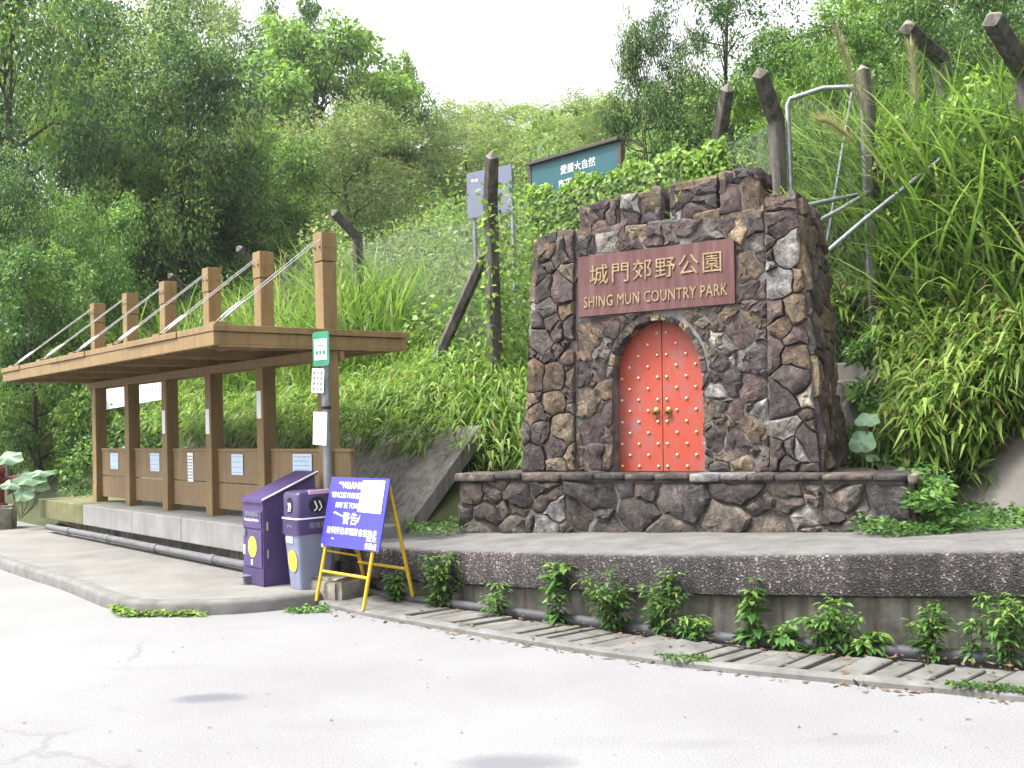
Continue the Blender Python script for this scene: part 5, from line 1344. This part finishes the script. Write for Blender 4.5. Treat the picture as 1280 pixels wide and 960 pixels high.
def weed(px, py_base, py_top, wpx, label, kind=0, seed=0, z=.03, stems=4):
    """a leafy weed: arching stems with leaves along them"""
    g = np.random.default_rng(seed); row = offs(lfs, -.10)
    cx_ = [proj(np.array([[*p_[:2], z]]))[0][0] for p_ in row]; fx_ = float(np.interp(px, cx_, np.arange(len(row)))); i_ = int(fx_)
    b = np.array([*(row[i_]*(1-fx_+i_)+row[min(i_+1, len(row)-1)]*(fx_-i_))[:2], z]); Y = b[1]; py_base = proj(b[None, :])[1][0]; H = (py_base-py_top)/F_PX*Y*.97; Wd = wpx/F_PX*Y*.62
    o = empty('weed', tuple(b), 0, label, 'plant', 'weeds growing along the foot of the retaining wall')
    T = MB(); lv = Leaves()
    for s_ in range(stems):
        az = 2*math.pi*s_/stems+g.uniform(-.5, .5); f = g.uniform(.55, 1) if s_ else 1
        rr = Wd*(.15 if s_ == 0 else g.uniform(.35, .8)); e = np.array([math.cos(az)*rr, math.sin(az)*rr*.7, H*f])
        path = [np.array([math.cos(az)*.02, math.sin(az)*.02, -.05])*(1-t)+e*t**.9+np.array([0, 0, H*f*.12*math.sin(math.pi*t)]) for t in np.linspace(0, 1, 6)]
        path = [np.nan_to_num(p) for p in path]
        T.tube(path, [.005, .0045, .004, .003, .0025, .0015], 5)
        nl = [20, 36, 26, 34][kind]; L = [.105, .07, .08, .05][kind]
        t = np.sort(g.uniform(.12, 1, nl)); pts = np.array([np.array([np.interp(q, np.linspace(0, 1, 6), [p[c] for p in path]) for c in range(3)]) for q in t])
        for rep in range(3):
            a = g.uniform(0, 6.28, nl); d = np.stack([np.cos(a), np.sin(a), g.uniform(.0, .7, nl)], 1)
            off = d*[1, 1, .3]*(g.random((nl, 1))*Wd*.35*[1, 1, 1])
            Ls = L*(.6+.7*g.random(nl))*(1.05-.3*t)
            lv.rib(pts+off*(rep >= 1), d, np.tile([0, 0, 1.], (nl, 1))+g.normal(size=(nl, 3))*.3, Ls, Ls*[.55, .42, .30, .5][kind], .3+.5*g.random(nl), np.clip(.3+.5*t+.2*g.normal(size=nl), 0, 1))
    T.build('stem', 'stem', o); lv.build('foliage', 'lf_weed', o)
    o.rotation_euler = (g.uniform(-.12, .12), g.uniform(-.2, .2), 0)
    return o
WE = [
 (550, 765, 688, 74, 'bushy dark green weed right beside the blue warning sign', 1, 7),
 (626, 768, 728, 62, 'low spindly weed next right of the bushy one by the warning sign', 2, 3),
 (693, 788, 703, 46, 'upright broad leaved weed standing alone below the left end of the plinth', 0, 3),
 (772, 800, 708, 66, 'fine leaved bushy weed, left of the pair below the red door', 1, 6),
 (826, 803, 706, 62, 'tall fine leaved weed, right of the pair below the red door', 1, 6),
 (868, 806, 768, 50, 'low trailing weed between the pair below the door and the lone broad leaved stalk', 2, 4),
 (942, 815, 722, 40, 'tall broad leaved stalk below the right pier of the tower', 0, 3),
 (985, 820, 782, 48, 'low broad leaved weed leaning over the pipe next to the tall stalk', 0, 3),
 (1038, 824, 748, 74, 'wide dark tangled weed hiding the pipe', 1, 7),
 (1090, 828, 792, 52, 'low leafy runner on the pipe between the tangled weed and the light green one', 0, 3),
 (1163, 832, 748, 62, 'light green weed with one yellow leaf over the pipe', 1, 5),
 (1222, 800, 738, 30, 'thin dark sprig against the wall near the right edge', 2, 2),
 (1262, 815, 742, 60, 'dark narrow leaved weed at the right edge', 2, 7),
 (497, 752, 715, 26, 'small dark weed behind the legs of the warning sign', 1, 4),
]
for i, (px, pb_, pt, w, lab, kd, st_) in enumerate(WE): weed(px, pb_-8, pt, w, lab, kd, 100+i, .03, st_)

def cover(name, label, n, region, zf, L, mat, seed, h=.1, cat='ground cover'):
    """low creeping plants over a polygon of picture points on a height"""
    g = np.random.default_rng(seed); P = []
    reg = [onz(px, py, zf) for px, py in region]; R_ = np.array([q[:2] for q in reg]); lo, hi = R_.min(0), R_.max(0)
    def inside(p):
        c = False; j = len(R_)-1
        for i in range(len(R_)):
            if (R_[i][1] > p[1]) != (R_[j][1] > p[1]) and p[0] < (R_[j][0]-R_[i][0])*(p[1]-R_[i][1])/(R_[j][1]-R_[i][1])+R_[i][0]: c = not c
            j = i
        return c
    while len(P) < n:
        p = lo+g.random(2)*(hi-lo)
        if inside(p): P.append(p)
    P = np.array(P); hh = h*(.4+.6*(np.sin(P[:, 0]*5+1)*np.cos(P[:, 1]*6))**2)*g.random(n)
    lv = Leaves(); B = np.stack([P[:, 0], P[:, 1], zf+hh], 1)
    lv.kite(B, unit(g.normal(size=(n, 3))*[1, 1, .35]+[-.1, -.3, .15]), unit(g.normal(size=(n, 3))*.5+[0, -.2, 1]), L*(.6+.7*g.random(n)), L*.5, .2, g.random(n))
    o = tag(lv.build(name, mat), label, cat, kind='stuff'); return o
cover('ground_cover', 'creeping green ground cover with yellow flowers on the ledge right of the plinth', 5200, [(1065, 664), (1100, 672), (1190, 670), (1290, 664), (1290, 640), (1190, 632), (1120, 640)], .68, .055, 'lf_weed', 1, .16)
cover('ground_cover', 'small creeping plants on the ledge left of the plinth', 1500, [(500, 660), (525, 669), (575, 667), (592, 655), (575, 640), (545, 645)], .55, .05, 'lf_weed', 2, .14)
cover('ground_cover', 'weedy tufts filling the corner between the plinth and the left concrete apron', 1400, [(575, 640), (592, 655), (640, 610), (660, 590), (620, 585)], .62, .06, 'lf_weed', 3, .35)
cover('kerb_grass', 'strip of grass in the gutter at the pavement corner', 900, [(138, 763), (150, 772), (255, 771), (258, 766)], .0, .06, 'lf_bamboo', 4, .09, 'grass')
cover('kerb_grass', 'grass sprouting in the gutter before the concrete block', 260, [(355, 764), (362, 768), (412, 766), (408, 760)], .0, .045, 'lf_weed', 5, .06, 'grass')
cover('kerb_grass', 'thin grass along the road edge at the right', 420, [(1180, 852), (1190, 858), (1285, 866), (1285, 860)], .05, .03, 'lf_weed', 6, .02, 'grass')
cover('kerb_grass', 'grass tufts on the cover slabs below the red door', 260, [(815, 818), (840, 826), (890, 828), (880, 820)], .04, .035, 'lf_weed', 7, .03, 'grass')
cover('bench_weeds', 'weeds at the far end of the bench before the concrete apron', 700, [(62, 612), (80, 622), (118, 622), (116, 606)], .58, .06, 'lf_weed', 8, .2, 'plant')
cover('bank_herbs', 'leafy herbs on the bank foot between the plinth and the right apron', 3600, [(1128, 610), (1135, 640), (1185, 640), (1190, 610), (1165, 590), (1130, 588)], .85, .075, 'lf_weed', 9, .35, 'plant')
g = np.random.default_rng(15); lv = Leaves()
for px, py, Y, r in ((1066, 588, 9.0, .16), (1095, 575, 8.95, .2), (1112, 548, 9.15, .2), (1122, 588, 8.75, .2), (1062, 548, 9.3, .14), (1100, 515, 9.35, .2), (1078, 490, 9.6, .15), (1130, 505, 9.3, .22), (1075, 440, 10.0, .15), (1098, 425, 10.1, .2)):
    lv.blob(g, atY(px, py, Y), (r, r, r*.8), 330, .07, .035, .3, .25, .6)
tag(lv.build('bank_herbs', 'lf_weed'), 'leafy herbs sprouting beside the steps right of the tower', 'plant', kind='stuff')
# flowers and a trailing shoot
g = np.random.default_rng(5)
fl = MB()
for px, py in ((1150, 614), (1172, 634), (1088, 647), (1101, 636), (1110, 642)):
    p = atY(px, py, 8.1); R0_ = .02
    for k in range(6):
        a = k*math.pi/3; fl.add([(p[0], p[1], p[2]), (p[0]+R0_*math.cos(a-.35), p[1]-.006, p[2]+R0_*math.sin(a-.35)), (p[0]+R0_*1.4*math.cos(a), p[1]-.01, p[2]+R0_*1.4*math.sin(a)), (p[0]+R0_*math.cos(a+.35), p[1]-.006, p[2]+R0_*math.sin(a+.35))], [(0, 1, 2, 3)])
tag(fl.build('yellow_flowers', 'flower'), 'few small yellow flowers among the ground cover by the plinth end', 'flower', kind='stuff')

# broad round leaves
def big_leaf_plant(px, py, Y, specs, label, z0):
    b = atY(px, py, Y); o = empty('broad_leaf_plant', (b[0], b[1], z0), 0, label, 'plant')
    for (lx, ly, rad, tx, ty, sq) in specs:
        c = Vector(atY(lx, ly, Y)) - Vector((b[0], b[1], z0)); nrm = Vector((tx, -1, ty)).normalized(); x = nrm.cross(Vector((0, 0, 1))).normalized(); y = x.cross(nrm)*-1
        n = 22; V = [c]; ring = []
        for rr_ in (.55, 1):
            for k in range(n):
                a = 2*math.pi*k/n; q = rad*rr_*(1+.07*math.sin(a*5)*rr_)*(1-.35*max(0, math.cos(a-math.pi/2))**12)
                V.append(c + x*q*math.cos(a) + y*q*sq*math.sin(a) + nrm*(.10*rad*math.cos(a*5)*rr_-.18*rad*rr_**2))
        F = [(0, 1+k, 1+(k+1) % n) for k in range(n)] + [(1+k, 1+n+k, 1+n+(k+1) % n, 1+(k+1) % n) for k in range(n)]
        me = bpy.data.meshes.new('leaf'); me.from_pydata([tuple(v) for v in V], [], F); me.shade_smooth()
        at_ = me.attributes.new('rnd', 'FLOAT', 'POINT'); at_.data.foreach_set('value', [random.random()*.4+.3+.25*(i == 0) for i in range(len(V))])
        lo_ = link('leaf', me, 'lf_big', o)
        MB().tube([c, (c+Vector((0, .05, -.5*c.z)))*.7, Vector((0, 0, 0))], [.006, .008, .01], 6).build('leaf_stalk', 'stem', lo_)
big_leaf_plant(1085, 600, 8.75, [(1084, 524, .105, -.5, .9, .8), (1077, 553, .115, -.7, .35, 1.0), (1092, 572, .075, .3, .5, .6)], 'plant with pale round pleated leaves beside the right side of the tower', .9)
big_leaf_plant(25, 625, 15.7, [(10, 572, .24, -.2, .7, .6), (36, 597, .28, -.1, .9, .55), (27, 618, .2, -.2, .5, .7), (52, 590, .2, .3, 1.6, .45), (14, 605, .18, .0, .8, .6), (46, 608, .2, 0, .6, .5)], 'large pale round leaved plant beside the hydrant at the left edge', .3)
# big feathery plumes above the wire gate
g = np.random.default_rng(61)
for q, (b_, m_, e_, lab) in enumerate((((1100, 230, 9.9), (1082, 130, 9.9), (1044, 38, 9.85), 'tallest pale feathery reed plume leaning left above the wire gate'), ((1150, 200, 9.8), (1146, 120, 9.8), (1138, 62, 9.75), 'upright pale reed plume right of the tallest one'), ((1100, 235, 9.7), (1070, 160, 9.6), (1028, 152, 9.5), 'drooping pale reed plume over the wire gate'))):
    B_, M_, E_ = (np.array(atY(*k_)) for k_ in (b_, m_, e_)); o = empty('reed_plume', tuple(B_), 0, lab, 'reed', 'reed plumes by the gate')
    P = [((1-t)**2*B_+2*t*(1-t)*M_+t*t*E_)-B_ for t in np.linspace(0, 1, 12)]
    MB().tube(P, [.006*(1-.8*k_/11) for k_ in range(12)], 5).build('stalk', 'stem', o)
    lv = Leaves(); n = 260; t = g.uniform(.45, 1, n); pts = np.array([np.array([np.interp(a, np.linspace(0, 1, 12), [p[c] for p in P]) for c in range(3)]) for a in t]); d0 = unit(P[-1]-P[5])
    lv.blades(pts, unit(d0+g.normal(size=(n, 3))*.28), .12+.16*g.random(n), .006, .15*g.random(n), g.random(n), 3)
    lv.build('plume', 'lf_plume', o)
# fallen leaves on the road
g = np.random.default_rng(12); lv = Leaves(); n = 75
px = g.uniform(0, 1280, n); py = g.uniform(770, 955, n); P = np.array([onz(a, b, .006) for a, b in zip(px, py)])
S_ = P[:, 1] < np.interp(P[:, 0], [p[0] for p in edge], [p[1] for p in edge])-.05
S_ &= ~((P[:, 1] > 8.6))
P = P[S_]; n = len(P)
lv.kite(P, unit(g.normal(size=(n, 3))*[1, 1, .1]), unit(g.normal(size=(n, 3))*.2+[0, 0, 1]), .010+.03*g.random(n)**2, .014, -.05, g.random(n))
tag(lv.build('fallen_leaves', 'deadleaf'), 'scattered fallen leaves on the road', 'leaves', kind='stuff')


g = np.random.default_rng(31); lv = Leaves(); n = 700          # debris caught in the channel and along the gutter
row1 = np.array(resample(edge, .02)); i_ = g.integers(0, len(row1)-2, n); t_ = row1[i_+1]-row1[i_]; t_ /= np.linalg.norm(t_, axis=1)[:, None]; nn_ = np.stack([-t_[:, 1], t_[:, 0]], 1)
o_ = np.where(g.random(n) < .6, .55+.14*g.normal(size=n), -.03+.05*g.normal(size=n)); P = np.concatenate([row1[i_]+nn_*o_[:, None], np.where(o_ > 0.02, .062, .006)[:, None]], 1)
lv.kite(P, unit(g.normal(size=(n, 3))*[1, 1, .15]), unit(g.normal(size=(n, 3))*.3+[0, 0, 1]), .02+.05*g.random(n), .012+.02*g.random(n), -.05, g.random(n))
tag(lv.build('gutter_litter', 'deadleaf'), 'brown leaf litter caught along the drain slabs and gutter', 'leaves', kind='stuff')
# ------------------------------------------------------------------ damp air over the hillside
hz_ = MB().box(-130, 130, -30, 170, -1.5, 48).build('haze', None)
hm = bpy.data.materials.new('damp_air'); hm.use_nodes = True
hn, hl = hm.node_tree.nodes, hm.node_tree.links; hn.clear()
pv_ = hn.new('ShaderNodeVolumePrincipled'); pv_.inputs['Color'].default_value = (.97, .98, 1, 1); pv_.inputs['Density'].default_value = HAZE; pv_.inputs['Anisotropy'].default_value = .3
ho = hn.new('ShaderNodeOutputMaterial'); hl.new(pv_.outputs[0], ho.inputs['Volume'])
hz_.data.materials.append(hm); tag(hz_, 'thin damp haze filling the air over the hillside', 'haze', kind='stuff')
